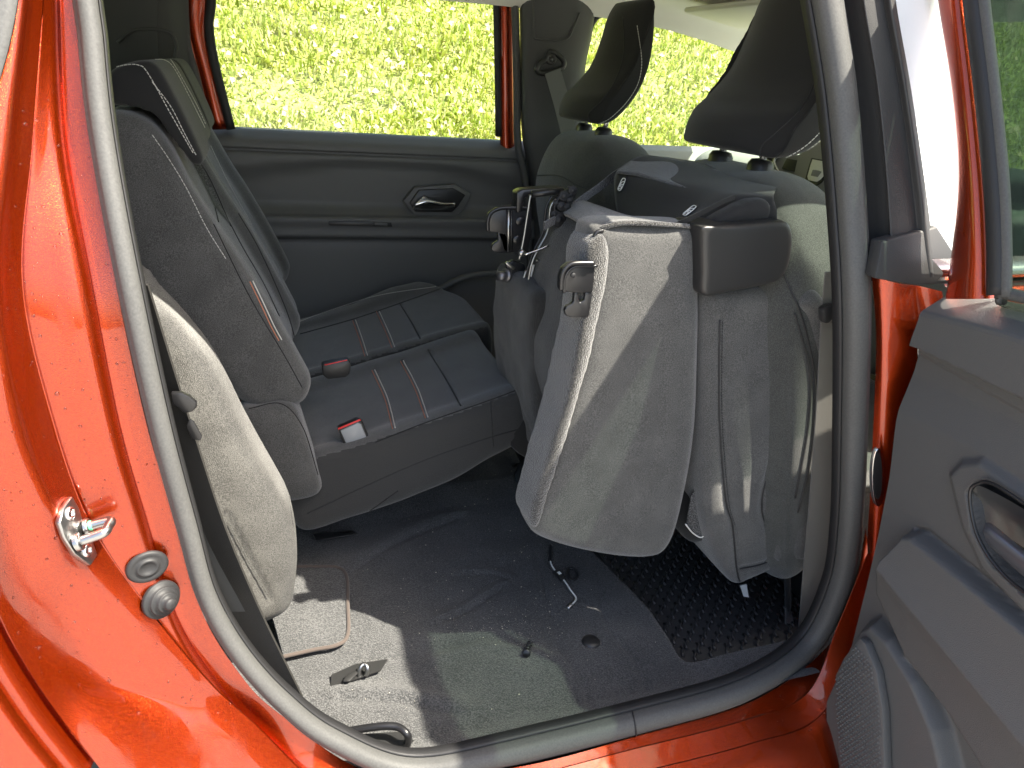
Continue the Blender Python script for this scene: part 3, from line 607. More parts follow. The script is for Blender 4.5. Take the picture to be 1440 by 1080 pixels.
fplate('window_glass', [(290, -80), (705, -80), (705, 200), (305, 195)], 1.375, .004, M['glass'], frd, 0)
tube('belt_weatherstrip', [W(-.12, 1.385, 1.062), W(.72, 1.385, 1.036)], .008, M['rubber_dark'], frd)
YP = 1.33
def row(dz, y, kink=0):
    P = []
    for i, x in enumerate(np.linspace(-.16, .765, 14)):
        zt = 1.078-.030*(x+.1)
        P.append(W(x, y, zt+dz))
    return P
rails = [row(.006, 1.392), row(.003, 1.375), row(-.018, 1.350), row(-.024, 1.346), row(-.030, 1.344), row(-.040, 1.343), row(-.043, 1.350), row(-.047, 1.350), row(-.052, 1.343), row(-.09, 1.340), row(-.16, 1.343), row(-.195, 1.345), row(-.205, 1.335), row(-.209, 1.322), row(-.214, 1.318), row(-.222, 1.318), row(-.24, 1.322), row(-.262, 1.32), row(-.268, 1.330), row(-.274, 1.338), row(-.30, 1.335), row(-.36, 1.335), row(-.45, 1.335), row(-.60, 1.34), row(-.74, 1.34)]
panel = loft('inner_panel', rails, M['plastic'], frd, n=60, k=3, linear=True)
# sweeping wave line and crease: push vertices
me = panel.data
for v in me.vertices:
    x, y, z = v.co; zt = 1.078-.03*(x+.1)
    zc = zt-.068-.040*max(0, (.30-x)/.42)**1.8-.06*max(0, (x-.35)/.4)**2      # wave
    d = zt-z
    if .05 < d < .185:
        s = 1/(1+math.exp(max(-50, min(50, (z-zc)/.003)))); v.co.y += .018*s
me.update()
hb = [(567, 283), (583, 263), (640, 259), (663, 272), (655, 292), (640, 306), (583, 304)]
fplate('handle_surround', hb, 1.338, .02, M['plastic'], frd, .004)
fplate('handle_recess', [(576, 285), (589, 267), (637, 265), (655, 274), (645, 290), (636, 299), (584, 298)], 1.334, .01, M['plastic_black'], frd, .003)
loft('door_handle', [[PY(581, 294, 1.325), PY(600, 295, 1.322), PY(625, 294, 1.325), PY(640, 290, 1.33)], [PY(583, 288, 1.312), PY(600, 284, 1.308), PY(622, 287, 1.314), PY(640, 287, 1.326)], [PY(596, 275, 1.325), PY(604, 279, 1.322), PY(622, 284, 1.325), PY(640, 285, 1.33)]], M['chrome'], frd, n=20, k=5, thick=.003)
fplate('switch_plate', [(462, 311), (550, 313), (552, 319), (462, 317)], 1.314, .006, M['plastic_black'], frd, .001)
fplate('window_switch', [(527, 313), (545, 314), (545, 318), (527, 317)], 1.311, .004, M['plastic'], frd, .001)
tube('pocket_edge', [PY(600, 420, 1.29), PY(640, 395, 1.29), PY(675, 386, 1.29), PY(730, 384, 1.29)], .010, M['plastic'], frd, n=20)
# seal between door and centre pillar
tube('pillar_seal', [PY(722, -70, 1.34), PY(724, 0, 1.34), PY(727, 120, 1.34), PY(728, 200, 1.335), PY(738, 250, 1.33), PY(744, 330, 1.33), PY(746, 420, 1.33)], .011, M['rubber'], car, n=40)
# centre pillar trim far side
fp = [[PY(728, -80, 1.345), PY(731, 40, 1.345), PY(733, 180, 1.34), PY(745, 260, 1.335), PY(752, 430, 1.33)],
      [PY(740, -80, 1.315), PY(742, 40, 1.315), PY(745, 180, 1.305), PY(757, 260, 1.30), PY(765, 430, 1.30)],
      [PY(800, -80, 1.30), PY(800, 40, 1.30), PY(800, 180, 1.30), PY(800, 260, 1.295), PY(800, 430, 1.29)],
      [PY(845, -80, 1.315), PY(828, 40, 1.32), PY(818, 110, 1.325), PY(824, 200, 1.32), PY(850, 430, 1.31)],
      [PY(852, -80, 1.35), PY(834, 40, 1.355), PY(822, 110, 1.36), PY(828, 200, 1.355), PY(860, 430, 1.34)]]
loft('centre_pillar_trim', fp, M['trim'], car, n=40, k=4)
tube('trim_edge', [PY(750, -6, 1.30), PY(751, 45, 1.298), PY(756, 55, 1.298), PY(795, 55, 1.296), PY(806, 40, 1.296), PY(815, 18, 1.297)], .003, M['trim'], car, n=30)
ab = thing('seat_belt', 'dark belt strap under the bolted loop on the far centre pillar', 'seat belt')
lp = cat([PY(a, b, 1.283) for a, b in [(773, 73), (786, 78), (793, 88), (788, 97), (764, 103), (755, 99), (758, 90), (767, 84)]], 36, True)
tube('belt_loop', lp, .0075, M['plastic_black'], ab, closed=True)
disc('bolt_cap', PY(774, 83, 1.283), (0, -1, 0), .0, 0, M['plastic_black'], ab, prof=[(.015, 0), (.015, .006), (.011, .009), (.010, .006), (.006, .006), (.005, .009), (.0001, .009)])
ribbon('webbing', [PY(777, 100, 1.27), PY(786, 130, 1.265), PY(795, 165, 1.255), PY(806, 210, 1.24)], .045, mat('grey_green_webbing', (.12, .125, .115), .6, bump=('weave', 500, .4), bumpd=.001), ab, (1, -.1, .2))
# far front door: sill, window glass, frame
ffd = bpy.data.objects.new('far_front_door', None); COL.objects.link(ffd); ffd.parent = car
loft('inner_panel', [[W(.80, 1.39, 1.052), W(1.2, 1.39, 1.048), W(1.7, 1.38, 1.04)], [W(.80, 1.36, 1.058), W(1.2, 1.36, 1.055), W(1.7, 1.35, 1.045)], [W(.80, 1.33, 1.045), W(1.2, 1.33, 1.04), W(1.7, 1.32, 1.03)], [W(.80, 1.33, .35), W(1.2, 1.33, .35), W(1.7, 1.32, .35)]], M['dash'], ffd, n=20, k=4, linear=True)
plate('window_glass', [W(.80, 1.375, 1.03), W(1.65, 1.375, 1.03), W(1.40, 1.365, 1.33), W(1.05, 1.365, 1.42), W(.84, 1.365, 1.42)], (0, .004, 0), M['glass'], ffd, bev=0)
tube('window_rubber', [PY(822, 210, 1.36), PY(818, 150, 1.36), PY(818, 100, 1.36), PY(826, 50, 1.36), PY(845, 20, 1.36), PY(893, 22, 1.36), PY(960, 36, 1.36), PY(1050, 72, 1.36), PY(1120, 120, 1.36), PY(1200, 190, 1.36)], .009, M['rubber_dark'], ffd, n=50)
loft('windscreen_pillar_trim', [[PY(880, 16, 1.345), PY(960, 28, 1.345), PY(1045, 60, 1.345), PY(1130, 112, 1.345), PY(1230, 185, 1.345)], [PY(900, 4, 1.30), PY(975, 16, 1.30), PY(1062, 46, 1.30), PY(1140, 92, 1.30), PY(1240, 160, 1.30)], [PY(930, -8, 1.25), PY(1000, 4, 1.25), PY(1075, 30, 1.25), PY(1150, 78, 1.25), PY(1250, 140, 1.25)]], M['lining'], car, n=30, k=3)
plate('sun_visor', [W(1.08, .76, 1.405), W(1.08, 1.2, 1.405), W(1.26, 1.2, 1.375), W(1.26, .76, 1.375)], (0, 0, .014), M['lining'], car, bev=.006)

# far body outside: red flank, bonnet line
loft('far_side_panel', [[W(-1.25, 1.42, 1.02), W(.7, 1.44, 1.02), W(1.7, 1.42, 1.0)], [W(-1.25, 1.46, .7), W(.7, 1.47, .7), W(1.7, 1.46, .7)], [W(-1.25, 1.42, .25), W(.7, 1.42, .25), W(1.7, 1.42, .25)]], M['paint'], car, n=16, k=4)
loft('far_roof_rail', [[W(-1.2, 1.34, 1.39), W(0, 1.365, 1.42), W(.8, 1.37, 1.425), W(1.42, 1.36, 1.33)], [W(-1.2, 1.39, 1.42), W(0, 1.40, 1.45), W(.8, 1.40, 1.455), W(1.45, 1.38, 1.36)], [W(-1.2, 1.36, 1.45), W(0, 1.38, 1.49), W(.8, 1.37, 1.49), W(1.45, 1.36, 1.40)]], M['paint'], car, n=30, k=3)
plate('rear_side_window', [W(-1.15, 1.40, 1.06), W(-.42, 1.40, 1.07), W(-.42, 1.37, 1.38), W(-1.1, 1.37, 1.36)], (0, .004, 0), M['glass'], car, bev=0)

# ------------------------------------------------------------ rear bench (two thirds)
bench = thing('rear_bench_seat', 'upright charcoal rear bench with two headrests and red and white stitched cushion', 'car seat')
def bolster(y0, y1, depth, soft=.02, zlo=.66, zhi=1.12):
    def f(co, no):
        y, z = co[:, 1], co[:, 2]
        w = 1/(1+np.exp(-(y-y0)/soft*3))*1/(1+np.exp((y-y1)/soft*3)); w = w*1/(1+np.exp(-(z-zlo)/.02))*1/(1+np.exp((z-zhi)/.012))
        fr = np.clip(no[:, 0]*1.2, 0, 1)
        return np.stack([-depth*w*fr, np.zeros_like(w), -.35*depth*w*fr], 1)
    return f
BRP = [(-.235, 1.15), (-.20, 1.172), (-.16, 1.165), (-.13, 1.133), (-.108, 1.079), (-.075, 1.01), (-.040, .945), (.0, .86), (.036, .775), (.046, .74), (.03, .705), (-.01, .697), (-.06, .708), (-.11, .775), (-.16, .86), (-.20, .945), (-.25, 1.05)]
back1 = slab('backrest', BRP, .45, .845, .028, M['fabric_plain'], bench, vox=.0055, fn=bolster(.515, .79, .022), namp=.0012, nsc=9)
BRP2 = [(a-.004, b) for a, b in BRP]
back2 = slab('backrest', BRP2, .85, 1.31, .028, M['fabric_plain'], bench, vox=.007, fn=bolster(.92, 1.24, .022), namp=.0012, nsc=9)
# insert fabric panels on the face
hip = slab('side_pad', prof_px([(338, 582), (365, 572), (395, 566), (418, 575), (432, 612), (447, 660), (452, 690), (425, 702), (395, 700), (365, 650)], .44), .425, .52, .022, M['fabric_plain'], bench, vox=.005, namp=.001)
def headrest(y0, y1, parent, dx=0):
    P = [(-.195+dx, 1.222), (-.16+dx, 1.238), (-.135+dx, 1.236), (-.118+dx, 1.205), (-.098+dx, 1.15), (-.086+dx, 1.108), (-.092+dx, 1.098), (-.105+dx, 1.103), (-.122+dx, 1.135), (-.142+dx, 1.168), (-.165+dx, 1.178), (-.20+dx, 1.182)]
    return slab('headrest', P, y0, y1, .014, M['fabric_black'], parent, vox=.0045, sm=3, namp=.0006)
hr1 = headrest(.47, .655, bench); hr2 = headrest(.70, .93, bench, -.012)
hr3 = headrest(1.02, 1.24, bench, -.018)
CP = [(.04, .60), (.12, .628), (.24, .658), (.36, .684), (.41, .688), (.432, .668), (.432, .635), (.405, .615), (.33, .585), (.24, .545), (.16, .52), (.09, .50), (.0, .485), (-.02, .54)]
CPn = prof_px([(438, 648), (500, 628), (560, 607), (640, 582), (715, 555), (738, 552), (745, 580), (738, 622), (690, 650), (640, 680), (590, 700), (560, 712), (500, 732), (424, 752), (400, 695)], .45)
def cushfn(y0, y1, bd):
    def f(co, no):
        x, y, z = co.T; up = np.clip(no[:, 2]*1.2, 0, 1)
        w = 1/(1+np.exp(-(y-y0)/.007))*1/(1+np.exp((y-y1)/.007))
        d = np.zeros_like(co); d[:, 2] = -bd*w*up; return d
    return f
cush1 = slab('cushion', CPn, .45, .83, .022, M['fabric'], bench, vox=.005, crown=.002, fn=cushfn(.50, .775, .010), namp=.0018, nsc=7)
CP2 = [(a*(1.0)+(.045 if a > .3 else 0), b+.0) for a, b in CPn]
cush2 = slab('cushion', CP2, .835, 1.26, .03, M['fabric'], bench, vox=.006, crown=.002, fn=cushfn(.88, 1.19, .010), namp=.0018, nsc=7)
def edge_round(o, y1, R=.16, amt=.10):
    for v in o.data.vertices:
        t = max(0, (v.co.y-(y1-R))/R)
        if v.co.x > .2: v.co.x -= amt*t**2.2*min(1, (v.co.x-.2)/.2)
    o.data.update()
edge_round(cush2, 1.26, .20, .11)
bench_s = [cush1, cush2, back1, back2, hip]
groove(cush1, [[(603, 494), (627, 533), (648, 571)], [(566, 507), (587, 545), (602, 587)], [(527, 520), (545, 560), (556, 602)]], .004, .005)
groove(cush2, [[(563, 428), (578, 452), (591, 476)], [(533, 437), (546, 465), (556, 490)], [(500, 450), (510, 478), (517, 502)]], .004, .005)
def stitch_pair(o, line, dx=4):
    seam('white_stitching', [o], [line], M['thread'], bench, r=.0011)
    seam('orange_stitching', [o], [[(a-dx, b+1) for a, b in line]], M['red_thread'], bench, r=.0010)
for ln in ([(527, 520), (545, 560), (556, 602)], [(567, 507), (587, 545), (602, 587)]): stitch_pair(cush1, ln)
for ln in ([(500, 450), (510, 478), (517, 500)], [(533, 437), (546, 465), (555, 488)]): stitch_pair(cush2, ln)
seam('seam_stitching', [cush2], [[(422, 452), (480, 430), (540, 414), (614, 403)]], M['thread'], bench, r=.0008, dash=.006)
seam('front_edge_seam', [cush1], [[(528, 622), (600, 594), (680, 566), (737, 545)], [(482, 745), (560, 690)]], M['fabric_black'], bench, r=.0012)
# seams down the backrest
seam('white_stitching', [back1], [[(355, 395), (372, 430), (385, 458), (396, 478)]], M['thread'], bench, r=.0009)
seam('orange_stitching', [back1], [[(351, 396), (368, 431), (381, 459), (392, 479)]], M['red_thread'], bench, r=.0009)
seam('seam_stitching', [back1, back2], [[(214, 190), (238, 225), (262, 265), (290, 320), (318, 365)], [(296, 205), (320, 255), (345, 300), (372, 350)]], M['thread'], bench, r=.0006, dash=.006)
seam('seam_stitching', [hr1], [[(153, 98), (175, 92), (195, 92), (208, 103), (240, 160), (272, 216)], [(214, 115), (240, 150), (258, 185), (276, 219)]], M['thread'], bench, r=.0007, dash=.0055)
seam('seam_stitching', [hr2, hr3], [[(218, 84), (232, 85), (245, 97), (268, 140), (288, 180)], [(240, 84), (250, 100), (275, 145), (289, 175)]], M['thread'], bench, r=.0007, dash=.0055)
seam('side_seam', [hip, back1], [[(350, 575), (395, 568), (425, 600), (447, 668)], [(300, 315), (350, 415), (400, 500), (425, 545)]], M['fabric_black'], bench, r=.0009)
seam('skirt_seam', [cush1], [[(432, 722), (500, 690), (590, 650), (680, 618), (735, 602)], [(690, 566), (692, 600), (694, 628)]], M['rubber_dark'], bench, r=.0008)
mesh_m = mat('mesh_fabric', (.03, .03, .032), .8, bump=('weave', 200, 1), speck=(500, .08, (.2, .2, .2)))
patch('mesh_insert', [back1, back2], (268, 224), (283, 232), (324, 318), (302, 292), mesh_m, bench)
seam('panel_seam', [back1, back2], [[(268, 222), (283, 232), (300, 262), (324, 318)], [(302, 292), (316, 340), (345, 372)], [(322, 312), (342, 350), (372, 402), (404, 470)], [(335, 300), (365, 352), (400, 430), (416, 480)]], M['rubber_dark'], bench, r=.0012)
seam('panel_seam', [cush1, cush2], [[(603, 494), (627, 533), (648, 571)], [(563, 428), (578, 452), (591, 476)], [(422, 470), (500, 448), (570, 424), (625, 404)]], M['rubber_dark'], bench, r=.0013)
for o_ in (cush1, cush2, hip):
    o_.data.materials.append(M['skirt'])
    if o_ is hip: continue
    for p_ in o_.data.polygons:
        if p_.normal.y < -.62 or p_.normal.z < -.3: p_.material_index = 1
# buckles
def buckle(px, top, yb, lbl):
    b = thing('belt_buckle', lbl, 'belt buckle'); return b
def bk(poly, y, lift, cap, lbl, dirv):
    b = thing('belt_buckle', lbl, 'belt buckle', 'belt buckles on the rear cushion')
    P = [PY(a, c, y) for a, c in poly]; plate('buckle_body', P, dirv, M['plastic_black'], b, bev=.003)
    Q = [PY(a, c, y-.0015) for a, c in cap]; plate('release_button', Q, dirv*.12, M['red_plastic'], b, bev=.0008)
    return b
b1 = bk([(453, 514), (490, 507), (494, 512), (492, 526), (486, 531), (461, 534), (454, 528)], .60, 0, [(456, 513), (488, 506), (489, 507.2), (457, 514.2)], 'black belt buckle between the two halves of the rear cushion, next to the backrest', Vector((0, .025, 0)))
b2 = bk([(475, 604), (503, 591), (510, 594), (522, 622), (520, 628), (490, 638), (486, 634)], .475, 0, [(475, 602.5), (506, 589.5), (508, 591.3), (476, 604.7)], 'grey faced belt buckle tucked at the near edge of the rear cushion', Vector((0, .018, 0)))
plate('buckle_face', [PY(a, c, .473) for a, c in [(479, 606), (503, 595), (508, 597), (518, 622), (491, 633)]], (0, .003, 0), mat('grey_plastic', (.22, .23, .24), .35), b2, bev=.001)

# ------------------------------------------------------------ third row seat folded behind the bench
tr = thing('folded_third_row_seat', 'pale grey woven folded seat in sunlight behind the belt at the rear pillar', 'car seat')
t3 = slab('backrest', prof_px([(190, 375), (215, 400), (255, 440), (300, 500), (345, 590), (385, 660), (408, 705), (417, 760), (414, 810), (405, 840), (368, 858), (340, 850), (310, 800), (255, 680), (215, 560), (185, 450)], .27), .22, .32, .03, M['woven'], tr, vox=.006, namp=.0015, nsc=6)
seam('piping', [t3], [[(322, 735), (350, 790), (378, 838)], [(300, 470), (350, 560), (398, 660), (412, 740)]], M['woven'], tr, r=.0007)
groove(t3, [[(318, 725), (348, 785), (380, 845)]], .004, .005)

# ------------------------------------------------------------ floor items near the pillar
matp = [PZ(398, 795, .352), PZ(476, 797, .352), PZ(488, 806, .352), PZ(490, 895, .352), PZ(476, 908, .352), PZ(398, 925, .352), PZ(380, 860, .352)]
fm = thing('floor_mat', 'small charcoal carpet mat with stitched brown edge beside the folded third row seat', 'floor mat')
plate('mat_pile', matp, (0, 0, .006), M['carpet'], fm, bev=.002)
tube('edge_binding', [PZ(400, 797, .358), PZ(440, 797, .358), PZ(474, 798, .358), PZ(487, 810, .358), PZ(489, 850, .358), PZ(489, 892, .358), PZ(474, 907, .358), PZ(440, 914, .358), PZ(396, 924, .358)], .0035, M['piping'], fm, n=80, seg=8)
# seat anchor slots in the carpet
for i, (poly, z) in enumerate([([(440, 752), (495, 747), (502, 752), (445, 762)], .358), ([(428, 735), (468, 728), (472, 733), (430, 742)], .36)]):
    plate('anchor_slot', [PZ(a, b, z) for a, b in poly], (0, 0, .003), M['plastic_black'], car, bev=.001)
tube('anchor_wire', [PZ(441, 736, .37), PZ(455, 732, .375), PZ(468, 732, .37)], .0025, M['grey_metal'], car, n=12)
plate('anchor_pocket', [PZ(a, b, .352) for a, b in [(466, 950), (500, 935), (545, 928), (535, 944), (490, 960), (465, 966)]], (0, 0, .002), M['plastic_black'], car, bev=.0)
plate('anchor_bracket', [PZ(a, b, .358) for a, b in [(482, 960), (486, 952), (502, 942), (506, 946), (492, 960)]], (0, 0, .004), M['plastic_black'], car, bev=.002)
tube('anchor_hook', [PZ(505, 952, .352), PZ(506, 940, .366), PZ(512, 934, .370), PZ(517, 940, .366), PZ(515, 950, .354)], .0035, M['grey_metal'], car, n=20)
tube('floor_bar', [PZ(478, 1030, .372), PZ(530, 1022, .385), PZ(558, 1022, .386), PZ(572, 1032, .382), PZ(574, 1042, .365), PZ(570, 1052, .352)], .0055, M['black_metal'], car, n=40)
plate('bar_slot', [PZ(a, b, .358) for a, b in [(495, 1034), (560, 1030), (582, 1042), (572, 1050), (500, 1042)]], (0, 0, .0015), M['plastic_black'], car, bev=0)
h = hit([carpet], 831, 903)
disc('carpet_stud', h[0]-Vector((0, 0, .001)), (0, 0, 1), 0, 0, M['plastic_black'], car, seg=32, prof=[(.0165, 0), (.0165, .002), (.014, .005), (.008, .007), (.0001, .0075)])
clip = thing('plastic_clip', 'tiny black plastic clip lying loose on the floor carpet', 'clip')
h = hit([carpet], 740, 915); c = h[0]
tube('clip_stem', [c+W(-.004, -.012, .006), c+W(.004, .002, .008), c+W(.008, .010, .007)], .0035, M['black_metal'], clip, n=8)
disc('clip_head', c+W(-.004, -.012, .006), (-.3, -.8, .4), .007, .002, M['black_metal'], clip, seg=16)
for k in range(3): tube('clip_barb', [c+W(-.006+k*.005, -.002+k*.004, .011), c+W(.006+k*.004, -.006+k*.005, .010)], .0012, M['black_metal'], clip)
# crumbs
vs, fs = [], []
for i in range(520):
    a, b = (rng.uniform(560, 800), rng.uniform(640, 900)) if i < 300 else (rng.normal(700, 60), rng.normal(880, 22))
    if i > 430: a, b = rng.uniform(430, 1000), rng.uniform(700, 1000)
    h = hit([carpet], a, b)
    if not h: continue
    s = rng.choice([.0006, .0008, .0011, .0016], p=[.5, .3, .15, .05]); k = len(vs); c = h[0]
    for d in ((1, 0, 0), (-.6, .8, 0), (-.5, -.8, .1), (0, 0, 1.2)):
        vs.append(c+Vector([q*s*rng.uniform(.6, 1.3) for q in d])+Vector((0, 0, s*.4)))
    fs += [(k, k+1, k+3), (k+1, k+2, k+3), (k+2, k, k+3), (k, k+2, k+1)]
cr = pymesh('crumbs', vs, fs, M['crumb'], None, False); cr['kind'] = 'stuff'; cr['label'] = 'pale crumbs and sand grains scattered over the dark floor carpet'

# ------------------------------------------------------------ tumbled single seat
ts = thing('tumbled_rear_seat', 'single rear seat folded and tipped up on end, latches and felt underside showing', 'car seat')
AP = [(836, 326), (850, 316), (905, 314), (970, 316), (984, 322), (990, 345), (991, 420), (989, 520), (984, 610), (974, 680), (958, 750), (940, 782), (915, 792), (870, 790), (820, 781), (775, 768), (753, 756), (748, 738), (756, 705), (778, 630), (800, 560), (818, 480), (828, 410), (833, 360)]
def afn(co, no):
    x, y, z = co.T; d = np.zeros_like(co)
    near = np.clip(-no[:, 1], 0, 1)
    # puckers along the carpet seam
    lx = .405-(1.06-z)*.145
    d[:, 1] += near*.0022*np.sin(z*2*np.pi/.013)*np.exp(-((x-lx-.012)/.010)**2)*np.clip((.93-z)/.1, 0, 1)
    return d
A = slab('cushion', prof_px(AP, .15), .15, .235, .026, M['fabric_plain'], ts, vox=.0045, fn=afn, namp=.0016, nsc=6, crown=.004)
# carpeted underside wrapped round the rear facing side
C1 = [(848, 332), (846, 380), (838, 440), (824, 510), (806, 580), (785, 650), (765, 715), (757, 745), (748, 745), (752, 705), (774, 630), (796, 560), (813, 480), (822, 410), (828, 360), (834, 330)]
cp = slab('carpeted_underside', prof_px([(849, 330), (858, 365), (846, 440), (828, 510), (808, 580), (787, 650), (768, 713), (757, 745), (745, 738), (752, 700), (772, 630), (794, 560), (811, 480), (820, 410), (826, 352)], .146), .1445, .225, .008, M['velour'], ts, vox=.0045, namp=.004, nsc=9, sm=5)
fl = loft('underside_flap', [[PY(832, 332, .17), PY(847, 321, .158), PY(880, 314, .150), PY(940, 316, .150), PY(984, 319, .16)],
     [PY(810, 310, .28), PY(832, 300, .28), PY(865, 303, .28), PY(900, 310, .26), PY(952, 318, .22)],
     [PY(790, 300, .46), PY(812, 284, .48), PY(838, 290, .46), PY(866, 300, .42), PY(892, 309, .36)]], M['velour'], ts, n=40, k=10, thick=.006)
# bulging felt cover on the inner frame
def bulge(co, no):
    d = np.zeros_like(co); return d
bg_ = slab('felt_cover', prof_px([(790, 285), (820, 300), (850, 330), (865, 400), (850, 500), (835, 560), (815, 610), (790, 640), (768, 640), (750, 610), (738, 570), (724, 500), (718, 440), (728, 400), (750, 340), (770, 300)], .50), .20, .52, .04, M['felt'], ts, vox=.006, namp=.008, nsc=7, crown=.01, sm=6)
bg2 = slab('felt_cover', prof_px([(735, 420), (760, 400), (790, 430), (790, 520), (780, 600), (764, 640), (748, 610), (735, 520)], .40), .36, .60, .03, M['felt'], ts, vox=.006, namp=.009, nsc=11, crown=.01, sm=6)
# folded backrest
BP = [(993, 418), (1020, 411), (1060, 408), (1095, 408), (1110, 425), (1117, 470), (1117, 560), (1114, 640), (1117, 700), (1112, 770), (1108, 795), (1100, 801), (1075, 813), (1052, 823), (1038, 828), (1020, 810), (1003, 775), (990, 715), (990, 600), (992, 500)]
B = slab('backrest', prof_px(BP, .145), .145, .54, .022, M['fabric_plain'], ts, sm=3, vox=.0048, namp=.0014, nsc=7, crown=.004)
gl = [[(1012, 450), (1011, 520), (1012, 600), (1020, 700), (1030, 740), (1036, 800), (1042, 824)], [(1107, 440), (1112, 520), (1107, 590), (1085, 650), (1072, 700), (1076, 735), (1107, 775)], [(1040, 800), (1075, 792), (1110, 772)]]
groove(B, gl, .0045, .005)
seam('panel_seam', [B], gl, M['rubber_dark'], ts, r=.0014)
seam('seam_stitching', [B], [[(1016, 452), (1015, 520), (1016, 600), (1024, 700), (1034, 740)]], M['fabric_black'], ts, r=.0007, dash=.005)
tube('zip_slot', trace([B], [(1088, 688), (1100, 685), (1114, 682)], 10, .0008), .0018, M['rubber_dark'], ts)
HB = slab('headrest', prof_px([(962, 720), (975, 690), (995, 670), (1000, 700), (1000, 740), (990, 760), (975, 765), (962, 755)], .19), .18, .46, .02, M['fabric_black'], ts, vox=.006)
mesh_m = mat('mesh_fabric', (.03, .03, .032), .8, bump=('weave', 200, 1), speck=(500, .08, (.2, .2, .2)))
plate('mesh_pocket', [PY(a, b, .172) for a, b in [(984, 672), (994, 664), (1000, 700), (996, 740), (985, 757), (966, 738), (972, 700)]], (0, .004, 0), mesh_m, ts, bev=.001)
tube('pocket_piping', [PY(a, b, .169) for a, b in [(996, 646), (998, 690), (997, 735), (988, 755), (975, 750), (964, 737)]], .0013, M['thread'], ts, n=30)
plate('white_tag', [PY(a, b, .2) for a, b in [(1041, 824), (1050, 822), (1053, 840), (1046, 839)]], (0, .002, 0), M['white'], ts, bev=0)
# dangling strap end
tube('strap_end', [PY(1106, 792, .16), PY(1108, 830, .165), PY(1108, 862, .17)], .006, M['fabric_black'], ts, n=10)
plate('strap_tassel', [PY(a, b, .165) for a, b in [(1105, 855), (1112, 855), (1118, 880), (1105, 881)]], (0, .004, 0), M['fabric'], ts, bev=.001)
# hinge cover of smooth black plastic
HC = prof_px([(988, 328), (990, 319), (1040, 316), (1088, 312), (1104, 311), (1113, 317), (1117, 334), (1115, 360), (1108, 382), (1094, 397), (1070, 404), (1030, 411), (991, 417), (988, 380)], .125)
hc = slab('hinge_cover', HC, .125, .20, .007, M['plastic_black'], ts, vox=.003, crown=.003, sm=1, curve=True, n=120)
# cloth cover on top with the two child seat anchor tags
def q(px, py, y): return PY(px, py, y)
cv_rear = loft('anchor_cover', [
    [q(872, 312, .40), q(866, 280, .43), q(866, 246, .46), q(884, 228, .47), q(905, 220, .48), q(930, 222, .50)],
    [q(905, 318, .30), q(915, 285, .32), q(925, 258, .34), q(940, 246, .36), q(965, 232, .40), q(985, 230, .42)],
    [q(945, 322, .22), q(968, 296, .23), q(984, 274, .245), q(1000, 262, .26), q(1020, 250, .30), q(1040, 248, .33)],
    [q(985, 328, .17), q(1005, 300, .175), q(1034, 278, .18), q(1052, 272, .19), q(1070, 264, .215), q(1082, 262, .24)],
    [q(1090, 330, .15), q(1092, 300, .15), q(1088, 284, .16), q(1088, 276, .17), q(1090, 268, .19), q(1092, 266, .21)]], M['fabric_black'], ts, n=50, k=12, thick=.004)
tagp = []
for (a, b) in ((876, 260), (971, 298)):
    h = hit([cv_rear], a, b); n_ = h[1]; c = h[0]+n_*.001
    vv = Vector((.18, 0, 1)); vv = (vv-n_*vv.dot(n_)).normalized(); uu = vv.cross(n_).normalized()
    oval = [c+vv*.0145*math.sin(t)+uu*.0085*math.cos(t) for t in np.linspace(0, 2*math.pi, 24, endpoint=False)]
    t_ = plate('anchor_tag', oval, n_*.0015, M['rubber_dark'], ts, bev=.0004)
    vs, fs = [], []
    def sq(cx, cy, w, hh, r=.0007):
        tubedata([c+n_*.0019+uu*(cx+w*math.cos(t)*(abs(math.cos(t))**-.5 if abs(math.cos(t)) > 1e-3 else 1)*1)+vv*(cy+hh*math.sin(t)*(abs(math.sin(t))**-.5 if abs(math.sin(t)) > 1e-3 else 1)) for t in np.linspace(0, 2*math.pi, 24, endpoint=False)], r, 5, closed=True, vs=vs, fs=fs)
    sq(0, 0, .0058, .0105)
    for line in ([(-.003, -.006), (-.003, .002), (0, .005), (.003, .005)], [(.0035, .0), (.0, -.0005), (0, -.004), (.0035, -.004), (.0035, -.008)], [(-.003, -.008), (0.0, -.008)]):
        tubedata([c+n_*.0019+uu*x_+vv*y_ for x_, y_ in line], .0008, 5, vs=vs, fs=fs)
    pymesh('anchor_symbol', vs, fs, M['white'], t_)
top_felt = loft('top_felt', [[q(868, 242, .44), q(905, 248, .38), q(950, 262, .30), q(1000, 274, .24), q(1034, 280, .19)],
    [q(884, 230, .46), q(925, 236, .40), q(975, 250, .33), q(1025, 262, .26), q(1060, 274, .20)],
    [q(900, 221, .50), q(945, 224, .45), q(995, 236, .38), q(1045, 250, .30), q(1083, 266, .22)]], M['velour'], ts, n=40, k=6, thick=.005)
ribbon('cover_strap', [q(930, 330, .17), q(948, 318, .165), q(985, 300, .16), q(1015, 284, .165), q(1033, 277, .172)], .007, M['fabric_black'], ts, (0, 0, 1))
ribbon('cover_strap', [q(765, 318, .40), q(790, 303, .44), q(815, 283, .47), q(845, 262, .50), q(870, 243, .50), q(900, 225, .5)], .014, M['velour'], ts, (.1, 0, 1))
cp2 = slab('side_pouch', prof_px([(998, 314), (1012, 300), (1038, 286), (1070, 278), (1082, 284), (1084, 300), (1075, 312), (1030, 318)], .16), .152, .20, .010, M['fabric_black'], ts, vox=.004, namp=.003, nsc=25)
